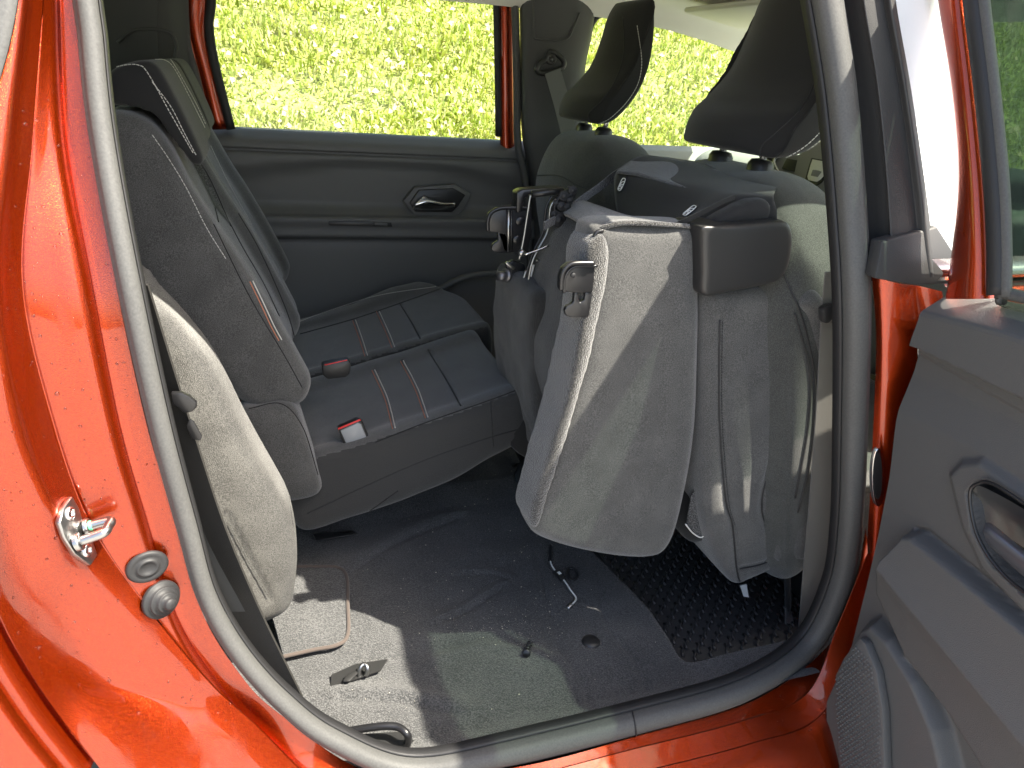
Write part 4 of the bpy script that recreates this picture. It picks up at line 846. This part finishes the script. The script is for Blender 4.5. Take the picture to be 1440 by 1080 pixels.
# latches: rounded hook plates
def latch(y, dx=0, dy=0, label=None):
    T = lambda L_, yy: [PY(a+dx, b+dy, yy) for a, b in L_]
    g = bpy.data.objects.new('floor_latch', None); COL.objects.link(g); g.parent = ts
    body = [(838, 369), (812, 368), (800, 370), (791, 377), (787, 389), (786, 405), (789, 410), (800, 411), (812, 412), (834, 412)]
    plate('latch_plate', T(body, y), (0, .010, 0), M['black_metal'], g, bev=.0022)
    lipc = [(836, 370), (812, 370), (802, 372), (794, 379), (790, 390), (789, 408)]
    tube('latch_rim', T(lipc, y-.004), .0030, M['black_metal'], g, n=40, seg=12)
    tube('latch_rim', T([(a+4, b+4) for a, b in lipc], y-.002), .0020, M['black_metal'], g, n=40, seg=12)
    hook = [(808, 411), (807, 424), (804, 428), (797, 431), (794, 437), (796, 444), (803, 447), (828, 446), (834, 412), (823, 411), (822, 422), (816, 426), (813, 420), (814, 411)]
    plate('latch_hook', T(hook, y+.002), (0, .008, 0), M['black_metal'], g, bev=.0016)
    disc('rivet', T([(806, 387)], y-.001)[0], (0, -1, 0), .0035, .0015, M['rubber_dark'], g, seg=16)
    return g
latch(.138)
lt2 = bpy.data.objects.new('floor_latch', None); COL.objects.link(lt2); lt2.parent = ts
YL = .47
def TL(L_, y=YL): return [PY(a, b, y) for a, b in L_]
lipc = [(744, 292), (712, 292), (700, 294), (690, 300), (686, 311), (686, 325)]
plate('latch_plate', TL([(748, 292), (712, 291), (698, 293), (688, 300), (685, 312), (686, 326), (700, 328), (704, 340), (708, 353), (712, 356), (742, 354), (748, 330)]), (0, .012, 0), M['black_metal'], lt2, bev=.0025)
tube('latch_rim', TL(lipc, YL-.004), .0035, M['black_metal'], lt2, n=40, seg=12)
plate('latch_hook', TL([(700, 326), (701, 338), (693, 344), (691, 351), (697, 356), (716, 356), (716, 338), (711, 328)]), (0, .009, 0), M['black_metal'], lt2, bev=.002)
tube('latch_rib', TL([(715, 295), (715, 354)], YL-.003), .003, M['grey_metal'], lt2, seg=8)
tube('latch_rib', TL([(719, 296), (719, 354)], YL-.003), .0022, M['black_metal'], lt2, seg=8)
for a, b in ((731, 311), (727, 337)): disc('rivet', TL([(a, b)])[0], (0, -1, 0), .008, .003, M['black_metal'], lt2, seg=20)
# frame arm, rods, springs and cable of the folding mechanism
mech = bpy.data.objects.new('folding_mechanism', None); COL.objects.link(mech); mech.parent = ts
plate('frame_arm', TL([(727, 271), (735, 267), (790, 263), (796, 266), (790, 272), (752, 276), (738, 278), (735, 298), (727, 300)], .46), (0, .03, 0), M['black_metal'], mech, bev=.003)
tube('frame_tube', TL([(748, 273), (790, 268)], .44), .006, M['black_metal'], mech, seg=14)
tube('spring_rod', TL([(746, 274), (742, 300), (736, 338), (730, 366)], .43), .0022, M['grey_metal'], mech, n=20)
tube('spring_rod', TL([(776, 276), (768, 292), (764, 325), (752, 350), (744, 372), (736, 398)], .44), .0024, M['black_metal'], mech, n=30)
tube('spring_rod', TL([(782, 280), (774, 292), (770, 325), (758, 348), (748, 370), (742, 400)], .43), .0020, M['grey_metal'], mech, n=30)
tube('release_cable', TL([(738, 358), (756, 352), (772, 345)], .42), .0018, M['chrome'], mech, n=8)
disc('cable_end', TL([(733, 355)], .43)[0], (0, -1, 0), .006, .008, M['grey_metal'], mech, seg=16)
tube('frame_tube', TL([(832, 368), (834, 345), (838, 328), (848, 324)], .155), .0028, M['black_metal'], ts, n=20)
for a, b, r in ((792, 275, .009), (804, 267, .008), (788, 289, .008), (785, 309, .012), (778, 300, .006), (797, 290, .006), (800, 281, .006), (781, 285, .005)):
    disc('pivot', TL([(a, b)], .43)[0], (0, -1, 0), r, .008, M['rubber_dark'], mech, seg=20, prof=[(r, 0), (r, .005), (r*.7, .007), (r*.45, .005), (r*.4, .009), (.0001, .009)])
plate('pivot_plate', TL([(777, 282), (790, 270), (810, 262), (812, 272), (798, 300), (790, 318), (778, 318), (772, 300)], .445), (0, .01, 0), M['plastic_black'], mech, bev=.002)
tube('cable', TL([(795, 268), (785, 280), (780, 295), (795, 300), (797, 285)], .425), .0018, M['rubber_dark'], mech, n=24)
tube('cable', TL([(788, 270), (800, 275), (806, 268), (798, 262)], .425), .0016, M['rubber_dark'], mech, n=20)
# lower bolt with bracket, below the far latch
disc('hex_bolt', PY(708, 388, .47), (-.8, -.5, .1), .0, 0, M['dark_bolt'], mech, seg=6, prof=[(.009, 0), (.009, .012), (.0001, .012)])
disc('bolt_flange', PY(713, 387, .475), (-.8, -.5, .1), .012, .006, M['dark_bolt'], mech, seg=24)
plate('pivot_bracket', TL([(712, 372), (722, 366), (738, 372), (744, 392), (735, 412), (722, 416), (715, 405)], .48), (0, .012, 0), M['black_metal'], mech, bev=.003)
plate('bracket_tab', TL([(711, 371), (714, 368), (725, 377), (722, 380)], .465), (0, .006, 0), M['grey_metal'], mech, bev=.001)
for line, mm in (([(740, 380), (733, 402), (730, 408)], 'grey_metal'), ([(744, 376), (741, 400), (735, 420), (732, 440)], 'piping'), ([(750, 372), (746, 390)], 'white'), ([(754, 366), (760, 368)], 'grey_metal'), ([(745, 400), (742, 410)], 'white')):
    tube('cable', TL(line, .44), .0022, M[mm], mech, n=10)
# bottom hinge tube and strap
tube('hinge_tube', [PZ(728, 628, .40), PZ(752, 668, .40), PZ(770, 700, .40)], .014, M['black_metal'], ts, n=10, seg=16)
tube('hinge_tube', [PZ(722, 655, .37), PZ(742, 648, .43), PZ(756, 640, .43)], .004, M['black_metal'], ts, n=12)
plate('hinge_bracket', [PZ(a, b, .42) for a, b in [(722, 672), (728, 655), (745, 642), (757, 640), (760, 652), (740, 672), (728, 686)]], (0, 0, .006), M['black_metal'], ts, bev=.002)
tube('hinge_clip', [PZ(742, 668, .43), PZ(750, 660, .44), PZ(757, 672, .43), PZ(752, 682, .43)], .003, M['chrome'], ts, n=14)
tube('elastic_loop', [PZ(728, 603, .46), PZ(722, 612, .45), PZ(712, 625, .40), PZ(705, 628, .38)], .006, M['fabric_plain'], ts, n=16)
plate('lower_pad', [PY(a, b, .45) for a, b in [(706, 618), (740, 588), (762, 600), (768, 660), (730, 640)]], (0, .06, 0), M['fabric_black'], ts, bev=.008)

# wiring connector on the floor
wr = thing('wiring_connector', 'grey twin wire with black plug hanging below the tumbled seat onto the carpet', 'wire')
HW = [hit([carpet], a, b)[0] for a, b in [(776, 772), (776, 795), (782, 808), (793, 820), (802, 832), (809, 843), (804, 852), (799, 855)]]
lift = [.06, .035, .02, .02, .025, .022, .012, .004]
P = [p+Vector((0, 0, l)) for p, l in zip(HW, lift)]
P = [PY(a, b, p.y) for (a, b), p in zip([(774, 768), (773, 790), (781, 805), (793, 818), (801, 830), (809, 842), (804, 850), (798, 856)], P)]
tube('wire', [p+Vector((.0015, 0, .001)) for p in P], .0016, M['white'], wr, n=50, seg=6); tube('wire', [p+Vector((-.0015, 0, 0)) for p in P], .0016, M['dark_bolt'], wr, n=50, seg=6)
tube('wire', [P[0], P[1]], .0035, M['rubber_dark'], wr, n=8)
d = (P[3]-P[2]).normalized(); c = (P[2]+P[3])/2; s_ = d.cross(Vector((0, -.6, .8))).normalized(); w_ = s_.cross(d)
plate('plug', [c-d*.012-s_*.006, c+d*.012-s_*.006, c+d*.012+s_*.006, c-d*.012+s_*.006], w_*.010, M['plastic_black'], wr, bev=.0015)
plate('plug_window', [c-d*.004-s_*.003+w_*.0102, c+d*.004-s_*.003+w_*.0102, c+d*.004+s_*.003+w_*.0102, c-d*.004+s_*.003+w_*.0102], w_*.0006, M['white'], wr, bev=0)
tube('plug_end', [P[6], P[7]], .005, M['grey_metal'], wr, n=6)
tube('carpet_hole', [PZ(a, b, .352) for a, b in [(800, 800), (808, 801), (812, 809), (806, 816), (800, 812)]], .0025, M['rubber_dark'], car, n=24, closed=True)

# rubber mat in the footwell
rm = thing('rubber_mat', 'black ribbed rubber mat lying in the footwell under the front seat', 'rubber mat')
mx0, mx1, my0, my1, mz = .615, 1.02, .115, .62, .288
plate('mat_base', [W(mx0, my0, mz), W(mx1, my0, mz), W(mx1, my1, mz), W(mx0, my1, mz)], (0, 0, -.006), M['mat_rubber'], rm, bev=.002)
tube('raised_rim', [W(mx0, my0, mz+.004), W(mx1, my0, mz+.004), W(mx1, my1, mz+.004), W(mx0, my1, mz+.004)], .006, M['rubber_dark'], rm, closed=True)
vs, fs = [], []; dx_ = .0165
for i in range(int((mx1-mx0-.03)/dx_)):
    for j in range(int((my1-my0-.03)/.032)):
        x = mx0+.02+i*dx_; y = my0+.02+j*.032+(i % 2)*.016
        tubedata([W(x-.004, y-.012, mz+.001), W(x-.004, y-.004, mz+.003), W(x+.004, y+.004, mz+.003), W(x+.004, y+.013, mz+.001)], .0028, 5, vs=vs, fs=fs)
rb = pymesh('wavy_ribs', vs, fs, M['mat_rubber'], rm); rb['kind'] = 'stuff'

# ------------------------------------------------------------ front seats
HRP = [(.697, 1.142), (.705, 1.185), (.735, 1.215), (.768, 1.255), (.787, 1.31), (.80, 1.365), (.82, 1.395), (.842, 1.385), (.85, 1.34), (.845, 1.27), (.828, 1.22), (.80, 1.18), (.768, 1.150), (.735, 1.137)]
def hrfn(yc, hw, fc=.016):
    def f(co, no):
        x, y, z = co.T; d = np.zeros_like(co); u = (y-yc)/hw; t = np.clip((z-1.15)/.24, 0, 1)
        d[:, 1] = -(y-yc)*(.16*t)                        # slightly narrower at the top
        d[:, 0] = -.018*(1-u*u)*np.clip(-no[:, 0], 0, 1)+.0 ; d[:, 0] += .02*u*u*(np.clip(-no[:, 0], 0, 1)); d[:, 0] -= fc*u*u*np.clip(no[:, 0], 0, 1)
        return d
    return f
HRP = [(a_, b_+.008) for a_, b_ in HRP]
def front_seat(yc, name, label, y_hr=None, dxb=0):
    t = thing(name, label, 'car seat', 'front seats')
    hr = slab('headrest', HRP, yc-.13-(.028 if yc < .6 else 0), yc+.13, .024, M['fabric_black'], t, vox=.0055, fn=hrfn(yc, .13, -.012 if yc < .6 else .022), sm=5)
    BK = [(.655, 1.01), (.672, 1.075), (.70, 1.108), (.76, 1.120), (.82, 1.108), (.85, 1.07), (.86, .98), (.87, .80), (.90, .60), (.93, .50), (.84, .42), (.76, .45), (.72, .60), (.685, .80), (.66, .93)]
    def bf(co, no):
        x, y, z = co.T; d = np.zeros_like(co); u = np.abs(y-yc)/.245; t = np.clip((z-.75)/.35, 0, 1)
        d[:, 2] -= t*.075*np.clip((u-.35)/.65, 0, 1)**2; d[:, 0] += .045*u**2*np.clip(-no[:, 0]+.3, 0, 1)
        d[:, 1] -= np.sign(y-yc)*.035*np.clip((z-.98)/.15, 0, 1)**2*u
        return d
    bk_ = slab('backrest', BK, yc-.245, yc+.245, .05, M['front_fabric'], t, vox=.008, fn=bf, sm=6, namp=.001)
    for s in (-.055, .062):
        disc('headrest_collar', W(.755, yc+s, 1.118), (.1, 0, 1), 0, 0, M['plastic_black'], t, seg=24, squash=.8, prof=[(.024, -.01), (.024, .008), (.019, .015), (.009, .017), (.0001, .018)])
        tube('headrest_post', [W(.755, yc+s, 1.12), W(.765, yc+s, 1.17)], .006, M['chrome'], t)
    cu = slab('cushion', [(.80, .60), (1.0, .62), (1.25, .64), (1.30, .60), (1.28, .5), (.85, .45), (.78, .5)], yc-.25, yc+.25, .05, M['fabric_plain'], t, vox=.014)
    box('seat_base', (.95, yc-.22, .285), (1.22, yc+.22, .46), M['plastic_black'], t, bev=.02)
    return t, hr, bk_
fs1, hrD, bkD = front_seat(.36, 'front_seat', 'near front seat in front of the steering wheel with a large dark curved headrest')
fs2, hrP, bkP = front_seat(.975, 'front_seat', 'far front seat with grey headrest silhouetted against the grass, belt loop beside it')
seam('panel_seam', [hrD], [[(1068, 226), (1072, 205), (1090, 188), (1120, 160), (1140, 130), (1155, 80), (1158, 60)]], M['rubber_dark'], fs1, r=.0012)
seam('seam_stitching', [hrD], [[(1078, 227), (1105, 221), (1135, 203), (1168, 170)], [(1090, 232), (1120, 220), (1150, 200), (1172, 178)]], M['thread'], fs1, r=.0008, dash=.006)
seam('panel_seam', [hrP], [[(830, 172), (828, 160), (845, 143), (862, 120), (874, 90), (878, 60), (876, 25)]], M['rubber_dark'], fs2, r=.0012)
seam('seam_stitching', [hrP], [[(842, 174), (858, 166), (880, 145), (896, 120), (902, 95), (901, 70), (896, 35)]], M['thread'], fs2, r=.0008, dash=.006)
seam('panel_seam', [bkP], [[(752, 247), (785, 247), (815, 262), (840, 270)]], M['rubber_dark'], fs2, r=.0012)
seam('panel_seam', [bkD], [[(1117, 440), (1138, 520), (1136, 600), (1118, 700)], [(1100, 380), (1128, 450), (1146, 540), (1140, 640), (1122, 720)]], M['rubber_dark'], fs1, r=.0018)
bd = slab('side_bolster', prof_px([(1105, 420), (1118, 440), (1134, 500), (1142, 560), (1138, 620), (1126, 690), (1124, 730), (1140, 745), (1158, 700), (1165, 560), (1150, 440), (1130, 400)], .14), .10, .2, .02, M['fabric_plain'], fs1, vox=.006)

# ------------------------------------------------------------ steering wheel
sw = bpy.data.objects.new('steering_wheel', None); COL.objects.link(sw); sw.parent = car
wc = PY(1156, 240, .40)+Vector((.10, .0, 0)); 
wc = Vector(CAM)+Vector(ray(1169, 252)).normalized()*1.62
ax = Vector((-.92, 0, .39)).normalized(); yv = Vector((0, 1, 0)); zv = ax.cross(yv).normalized(); zv = zv if zv.z > 0 else -zv
def ws(a, b, c=0): return wc+yv*a+zv*b+ax*c
tube('rim', [ws(.185*math.cos(t), .18*math.sin(t), .01) for t in np.linspace(0, 2*math.pi, 60, endpoint=False)], .014, M['plastic_black'], sw, closed=True, seg=14)
hubp = [ws(x_, y_) for x_, y_ in [(-.085, .03), (-.06, .055), (.0, .062), (.06, .055), (.085, .03), (.06, -.03), (.03, -.065), (-.03, -.065), (-.06, -.03)]]
plate('hub', hubp, ax*.035, M['dash'], sw, bev=.008, closed_curve=48)
for s in (1, -1):
    plate('spoke', [ws(s*.06, .04), ws(s*.178, .02), ws(s*.178, -.02), ws(s*.06, -.025)], ax*.015, M['dash'], sw, bev=.004)
    tube('spoke_trim', [ws(s*.07, .03, .02), ws(s*.12, .035, .02), ws(s*.165, .01, .02), ws(s*.12, -.02, .02)], .004, M['chrome'], sw, n=24)
    box_ = plate('spoke_button', [ws(s*.085, .018, .015), ws(s*.13, .018, .015), ws(s*.13, -.005, .015), ws(s*.085, -.005, .015)], ax*.006, M['plastic_black'], sw, bev=.002)
bdg = [(-.030, .020), (.030, .020), (.027, .008), (.019, -.014), (.012, -.020), (-.012, -.020), (-.019, -.014), (-.027, .008)]
plate('badge_back', [ws(a*1.25, b*1.25-.002, .0355) for a, b in bdg], ax*.002, M['plastic_black'], sw, bev=.0008)
plate('badge', [ws(a, b, .0375) for a, b in bdg], ax*.002, mat('badge_metal', (.85, .85, .85), .5, metal=.3), sw, bev=.0008)
plate('badge_opening', [ws(a, b, .0396) for a, b in [(-.013, .000), (-.004, .001), (.004, .001), (.013, .000), (.010, -.011), (-.010, -.011)]], ax*.0006, M['dash'], sw, bev=0)
plate('instrument_hood', [W(1.30, .22, 1.06), W(1.30, .56, 1.06), W(1.30, .54, 1.10), W(1.30, .24, 1.10)], (.14, 0, .01), M['dash_dark'], car, bev=.01)

# ------------------------------------------------------------ open rear door
dr = thing('open_rear_door', 'opened rear side door seen from inside, dark grey plastic panel with red window frame', 'car door')
DX = .80
def DP(px, py, x=DX): return PX(px, py, x)
# outline in (y, z) on the panel plane
left = [DP(a, b, .775) for a, b in [(1292, 462), (1283, 486), (1266, 540), (1252, 600), (1243, 680), (1228, 760), (1212, 830), (1196, 895), (1180, 960), (1172, 1010), (1172, 1080), (1176, 1150)]]
lz = np.array([p.z for p in left]); ly = np.array([p.y for p in left])
def yleft(z): return np.interp(z, lz[::-1], ly[::-1])
ZT = lambda y: 1.0-.02*0+np.interp(-y, [0, .05, .16, .9], [.965, .985, 1.0, 1.02])-1.0+0
NY, NZ = 260, 260
def poly2(pts): return [(DP(a, b, .775).y, DP(a, b, .775).z) for a, b in pts]
def sdist(Yg, Zg, poly):
    P = np.array(poly); d = np.full(Yg.shape, 1e9); ins = np.zeros(Yg.shape, bool); n = len(P)
    for i in range(n):
        a, b = P[i], P[(i+1) % n]; e = b-a; w0, w1 = Yg-a[0], Zg-a[1]; t = np.clip((w0*e[0]+w1*e[1])/(e@e+1e-12), 0, 1)
        d = np.minimum(d, np.hypot(w0-t*e[0], w1-t*e[1])); c1 = (a[1] > Zg) != (b[1] > Zg)
        with np.errstate(divide='ignore', invalid='ignore'): ins ^= c1 & (Yg < (b[0]-a[0])*(Zg-a[1])/(b[1]-a[1]+1e-12)+a[0])
    return np.where(ins, d, -d)
sst = lambda d, w: np.clip(d/w+.5, 0, 1)**2*(3-2*np.clip(d/w+.5, 0, 1))
S = np.linspace(0, 1, NY)**1.5; Vv = np.linspace(0, 1, NZ)
zt = lambda y: np.interp(-y, [-.02, .05, .16, .9], [.972, .985, .996, 1.015])
Zb = .28
Yg = np.zeros((NZ, NY)); Zg = np.zeros((NZ, NY))
for i, v in enumerate(Vv):
    z = Zb+(.975-Zb)*v
    y0 = yleft(z); ys_ = y0+(-.88-y0)*S
    Yg[i] = ys_; Zg[i] = Zb+(zt(ys_)-Zb)*v
H = np.zeros_like(Yg)
l1 = poly2([(1283, 488), (1440, 563)]); l2 = poly2([(1283, 500), (1440, 590)]); l3 = poly2([(1257, 577), (1440, 672)])
def lineval(l, Y): (ya, za), (yb, zb_) = l; return za+(Y-ya)*(zb_-za)/(yb-ya)
z1, z2, z3 = lineval(l1, Yg), lineval(l2, Yg), lineval(l3, Yg)
H += .012*sst(Zg-z1, .004)                                  # top roll stands proud
H += -.006*sst(Zg-z2, .003)*sst(z1-Zg, .003)                # groove
H += -.010*np.clip((Zg-z3)/.05, 0, 1)*sst(z2-Zg, .003)
arm = poly2([(1280, 750), (1293, 752), (1360, 806), (1440, 874), (1900, 1260), (1900, 1700), (1600, 1450), (1390, 1080), (1343, 1003), (1280, 920), (1243, 830), (1256, 782)])
d = sdist(Yg, Zg, arm); crease = poly2([(1253, 790), (1330, 880), (1440, 1010)])
zc = np.interp(-Yg, [-p[0] for p in crease], [p[1] for p in crease]); zc = np.where(Yg < crease[-1][0], crease[-1][1]+(Yg-crease[-1][0])*(crease[-1][1]-crease[-2][1])/(crease[-1][0]-crease[-2][0]), zc)
H += sst(d, .010)*(.016+.022*np.exp(-np.clip(zc-Zg, 0, 1)/.05)*np.exp(-np.clip(Zg-zc, 0, 1)/.06))
gp = poly2([(1283, 745), (1297, 747), (1362, 800), (1440, 868), (1900, 1255)])
# groove above the armrest
dl = np.full(Yg.shape, 1e9)
for (ya, za), (yb, zb_) in zip(gp[:-1], gp[1:]):
    e = np.array([yb-ya, zb_-za]); t = np.clip(((Yg-ya)*e[0]+(Zg-za)*e[1])/(e@e), 0, 1); dl = np.minimum(dl, np.hypot(Yg-ya-t*e[0], Zg-za-t*e[1]))
H -= .006*np.exp(-(dl/.0022)**2)
hd = poly2([(1334, 668), (1350, 651), (1378, 648), (1440, 690), (1560, 780), (1560, 900), (1440, 862), (1380, 800), (1352, 740)])
d = sdist(Yg, Zg, hd); H += .010*sst(d, .012)
hi_ = poly2([(1364, 694), (1376, 680), (1395, 680), (1440, 708), (1520, 765), (1520, 870), (1440, 832), (1396, 790), (1372, 745)])
d = sdist(Yg, Zg, hi_); H -= .038*sst(d, .006)
sp_ = poly2([(1206, 905), (1222, 880), (1237, 873), (1262, 896), (1300, 955), (1330, 1025), (1345, 1085), (1345, 1300), (1170, 1300), (1172, 980)])
d = sdist(Yg, Zg, sp_); H += .026*sst(d, .016)
hp = .003*np.array([[noise.noise(Vector((a*3, b*3, 1))) for a, b in zip(r1, r2)] for r1, r2 in zip(Yg, Zg)])*.3
Xg = DX-.018-H+hp
vs = np.stack([Xg, Yg, Zg], -1).reshape(-1, 3)
fs = [(i*NY+j, i*NY+j+1, (i+1)*NY+j+1, (i+1)*NY+j) for i in range(NZ-1) for j in range(NY-1)]
dpan = pymesh('inner_panel', vs, fs, M['plastic_door'], dr)
topj = [i for i in range(0, NY, 6)]
E0 = [Vector((Xg[-1, j], Yg[-1, j], Zg[-1, j])) for j in topj]
rail1 = [p+Vector((.002, 0, .006)) for p in E0]; rail2 = [p+Vector((.010, 0, .011)) for p in E0]
rail3 = [p+Vector((.050, .002, .030)) for p in E0]; rail4 = [p+Vector((.054, .002, .022)) for p in E0]
loft('top_ledge', [E0, rail1, rail2, rail3, rail4], M['plastic_door'], dr, n=80, k=4)
# hinge side edge of the door, red sheet metal, and outer skin
EL = [Vector((Xg[i, 0], Yg[i, 0], Zg[i, 0])) for i in range(0, NZ, 10)]
loft('door_edge', [EL, [p+Vector((.012, .004, 0)) for p in EL], [p+Vector((.05, .004, 0)) for p in EL]], M['plastic_door'], dr, n=40, k=2)
loft('door_shell', [[p+Vector((.045, .006, 0)) for p in EL], [p+Vector((.10, .004, 0)) for p in EL], [Vector((.93, -.45, p.z)) for p in EL], [Vector((.90, -.90, p.z)) for p in EL], [Vector((.80, -.905, p.z)) for p in EL]], M['paint'], dr, n=40, k=5)
# perforated grille at the lower corner
grp = [DP(a, b, .742) for a, b in [(1208, 897), (1216, 905), (1232, 945), (1241, 1000), (1244, 1085), (1246, 1130), (1180, 1130), (1179, 1060), (1174, 1000), (1174, 950), (1186, 925)]]
grille = plate('speaker_grille', grp, (.014, 0, 0), M['plastic_door'], dr, bev=.003)
gpoly = [(p.y, p.z) for p in grp]; vs, fs = [], []
yy = np.arange(-.30, -.03, .0058); zz = np.arange(.22, .52, .0062)
for i, z in enumerate(zz):
    for j, y in enumerate(yy):
        y_ = y+(i % 2)*.0029
        if sdist(np.array([y_]), np.array([z]), gpoly)[0] < .004: continue
        k = len(vs); x = .7405
        vs += [(x+.0012, y_-.0019, z-.0017), (x+.0012, y_+.0019, z-.0017), (x+.0012, y_, z+.0024), (x-.0022, y_, z-.0002)]
        fs += [(k, k+1, k+3), (k+1, k+2, k+3), (k+2, k, k+3)]
gt = pymesh('grille_studs', vs, fs, M['plastic_door'], dr, False); gt['kind'] = 'stuff'
# handle
tube('bezel_ring', [DP(a, b, DX-.034) for a, b in [(1364, 694), (1376, 680), (1395, 680), (1440, 708), (1520, 765), (1520, 870), (1440, 832), (1396, 790), (1372, 745)]], .0022, M['black_metal'], dr, n=70, closed=True)
loft('handle_cup', [[DP(1368, 690, .772), DP(1380, 684, .772), DP(1440, 716, .772), DP(1520, 768, .772)], [DP(1374, 704, .790), DP(1390, 706, .790), DP(1440, 735, .790), DP(1520, 785, .790)], [DP(1384, 738, .792), DP(1400, 745, .792), DP(1440, 770, .792), DP(1520, 820, .792)]], M['grey_metal'], dr, n=30, k=4)
loft('door_handle', [[DP(1386, 738, .768), DP(1396, 740, .766), DP(1440, 776, .766), DP(1500, 820, .766)], [DP(1385, 746, .752), DP(1396, 752, .750), DP(1440, 786, .750), DP(1500, 830, .750)], [DP(1390, 762, .766), DP(1404, 776, .764), DP(1440, 808, .764), DP(1500, 850, .764)]], mat('dark_handle', (.10, .105, .12), .3, metal=.5, coat=.5), dr, n=30, k=5, thick=.004)
# window frame
fr_in = [DP(1358, -60, .80), DP(1358, 0, .80), DP(1372, 120, .80), DP(1384, 250, .80), DP(1388, 340, .80), DP(1388, 420, .80)]
fr_out = [DP(1316, -60, .80), DP(1320, 0, .80), DP(1338, 120, .80), DP(1347, 220, .80), DP(1345, 300, .80), DP(1330, 420, .80)]
mid_ = [a.lerp(b, .25)+Vector((-.008, 0, 0)) for a, b in zip(fr_out, fr_in)]; mid2 = [a.lerp(b, .8)+Vector((-.010, 0, 0)) for a, b in zip(fr_out, fr_in)]
loft('window_frame', [[p+Vector((.02, 0, 0)) for p in fr_out], fr_out, mid_, mid2, fr_in, [p+Vector((.02, 0, 0)) for p in fr_in]], M['paint'], dr, n=30, k=3)
ftop = [DP(1358, -60, .80), W(.80, .02, 1.425), W(.80, -.12, 1.44), W(.80, -.45, 1.42), W(.80, -.72, 1.36), W(.80, -.84, 1.20), W(.80, -.90, 1.03)]
tube('window_frame', [p+Vector((.005, .01, 0)) for p in ftop], .022, M['paint'], dr, n=50)
s1 = [DP(a, b, .792) for a, b in [(1364, -60), (1366, 0), (1381, 120), (1394, 250), (1399, 340), (1399, 415)]]
tube('window_rubber', s1, .0105, M['rubber_dark'], dr, n=30, squash=((1, 0, 0), .6))
s2 = [DP(a, b, .795) for a, b in [(1379, -60), (1382, 0), (1396, 120), (1409, 250), (1413, 340), (1413, 418)]]
tube('glass_channel', s2, .0085, M['rubber'], dr, n=30, squash=((1, 0, 0), .6))
plate('window_glass', [DP(1380, -70, .806), W(.806, -.12, 1.43), W(.806, -.45, 1.41), W(.806, -.72, 1.35), W(.806, -.84, 1.19), W(.806, -.88, 1.0), DP(1405, 430, .806)], (.004, 0, 0), M['glass_green'], dr, bev=0)
tube('belt_weatherstrip', [DP(1405, 421, .80), W(.80, -.20, 1.04), W(.80, -.88, 1.05)], .007, M['rubber'], dr, n=20)

# ------------------------------------------------------------ dew drops on the red paint
vs, fs = [], []
for i in range(420):
    a, b = rng.uniform(0, 330), rng.uniform(120, 1060)
    h = hit([shell], a, b)
    if not h: continue
    c, n_ = h[0], h[1]; s = rng.choice([.0007, .001, .0015, .0022], p=[.5, .3, .15, .05]); u_ = n_.orthogonal().normalized(); w_ = n_.cross(u_); k = len(vs)
    for (rr, hh) in ((1, 0), (.75, .35)):
        for j in range(7): t = j*2*math.pi/7; vs.append(c+(u_*math.cos(t)+w_*math.sin(t))*s*rr+n_*s*hh+Vector((0, 0, -s*.3*(math.sin(t) > 0))))
    vs.append(c+n_*s*.5)
    for j in range(7): fs += [(k+j, k+(j+1) % 7, k+7+(j+1) % 7, k+7+j), (k+7+j, k+7+(j+1) % 7, k+14)]
dm = mat('water_drop', (.9, .9, .9), .02); dm.node_tree.nodes['Principled BSDF'].inputs['Transmission Weight'].default_value = 1; dm.node_tree.nodes['Principled BSDF'].inputs['IOR'].default_value = 1.33
dd = pymesh('dew_drops', vs, fs, dm, car); dd['kind'] = 'stuff'
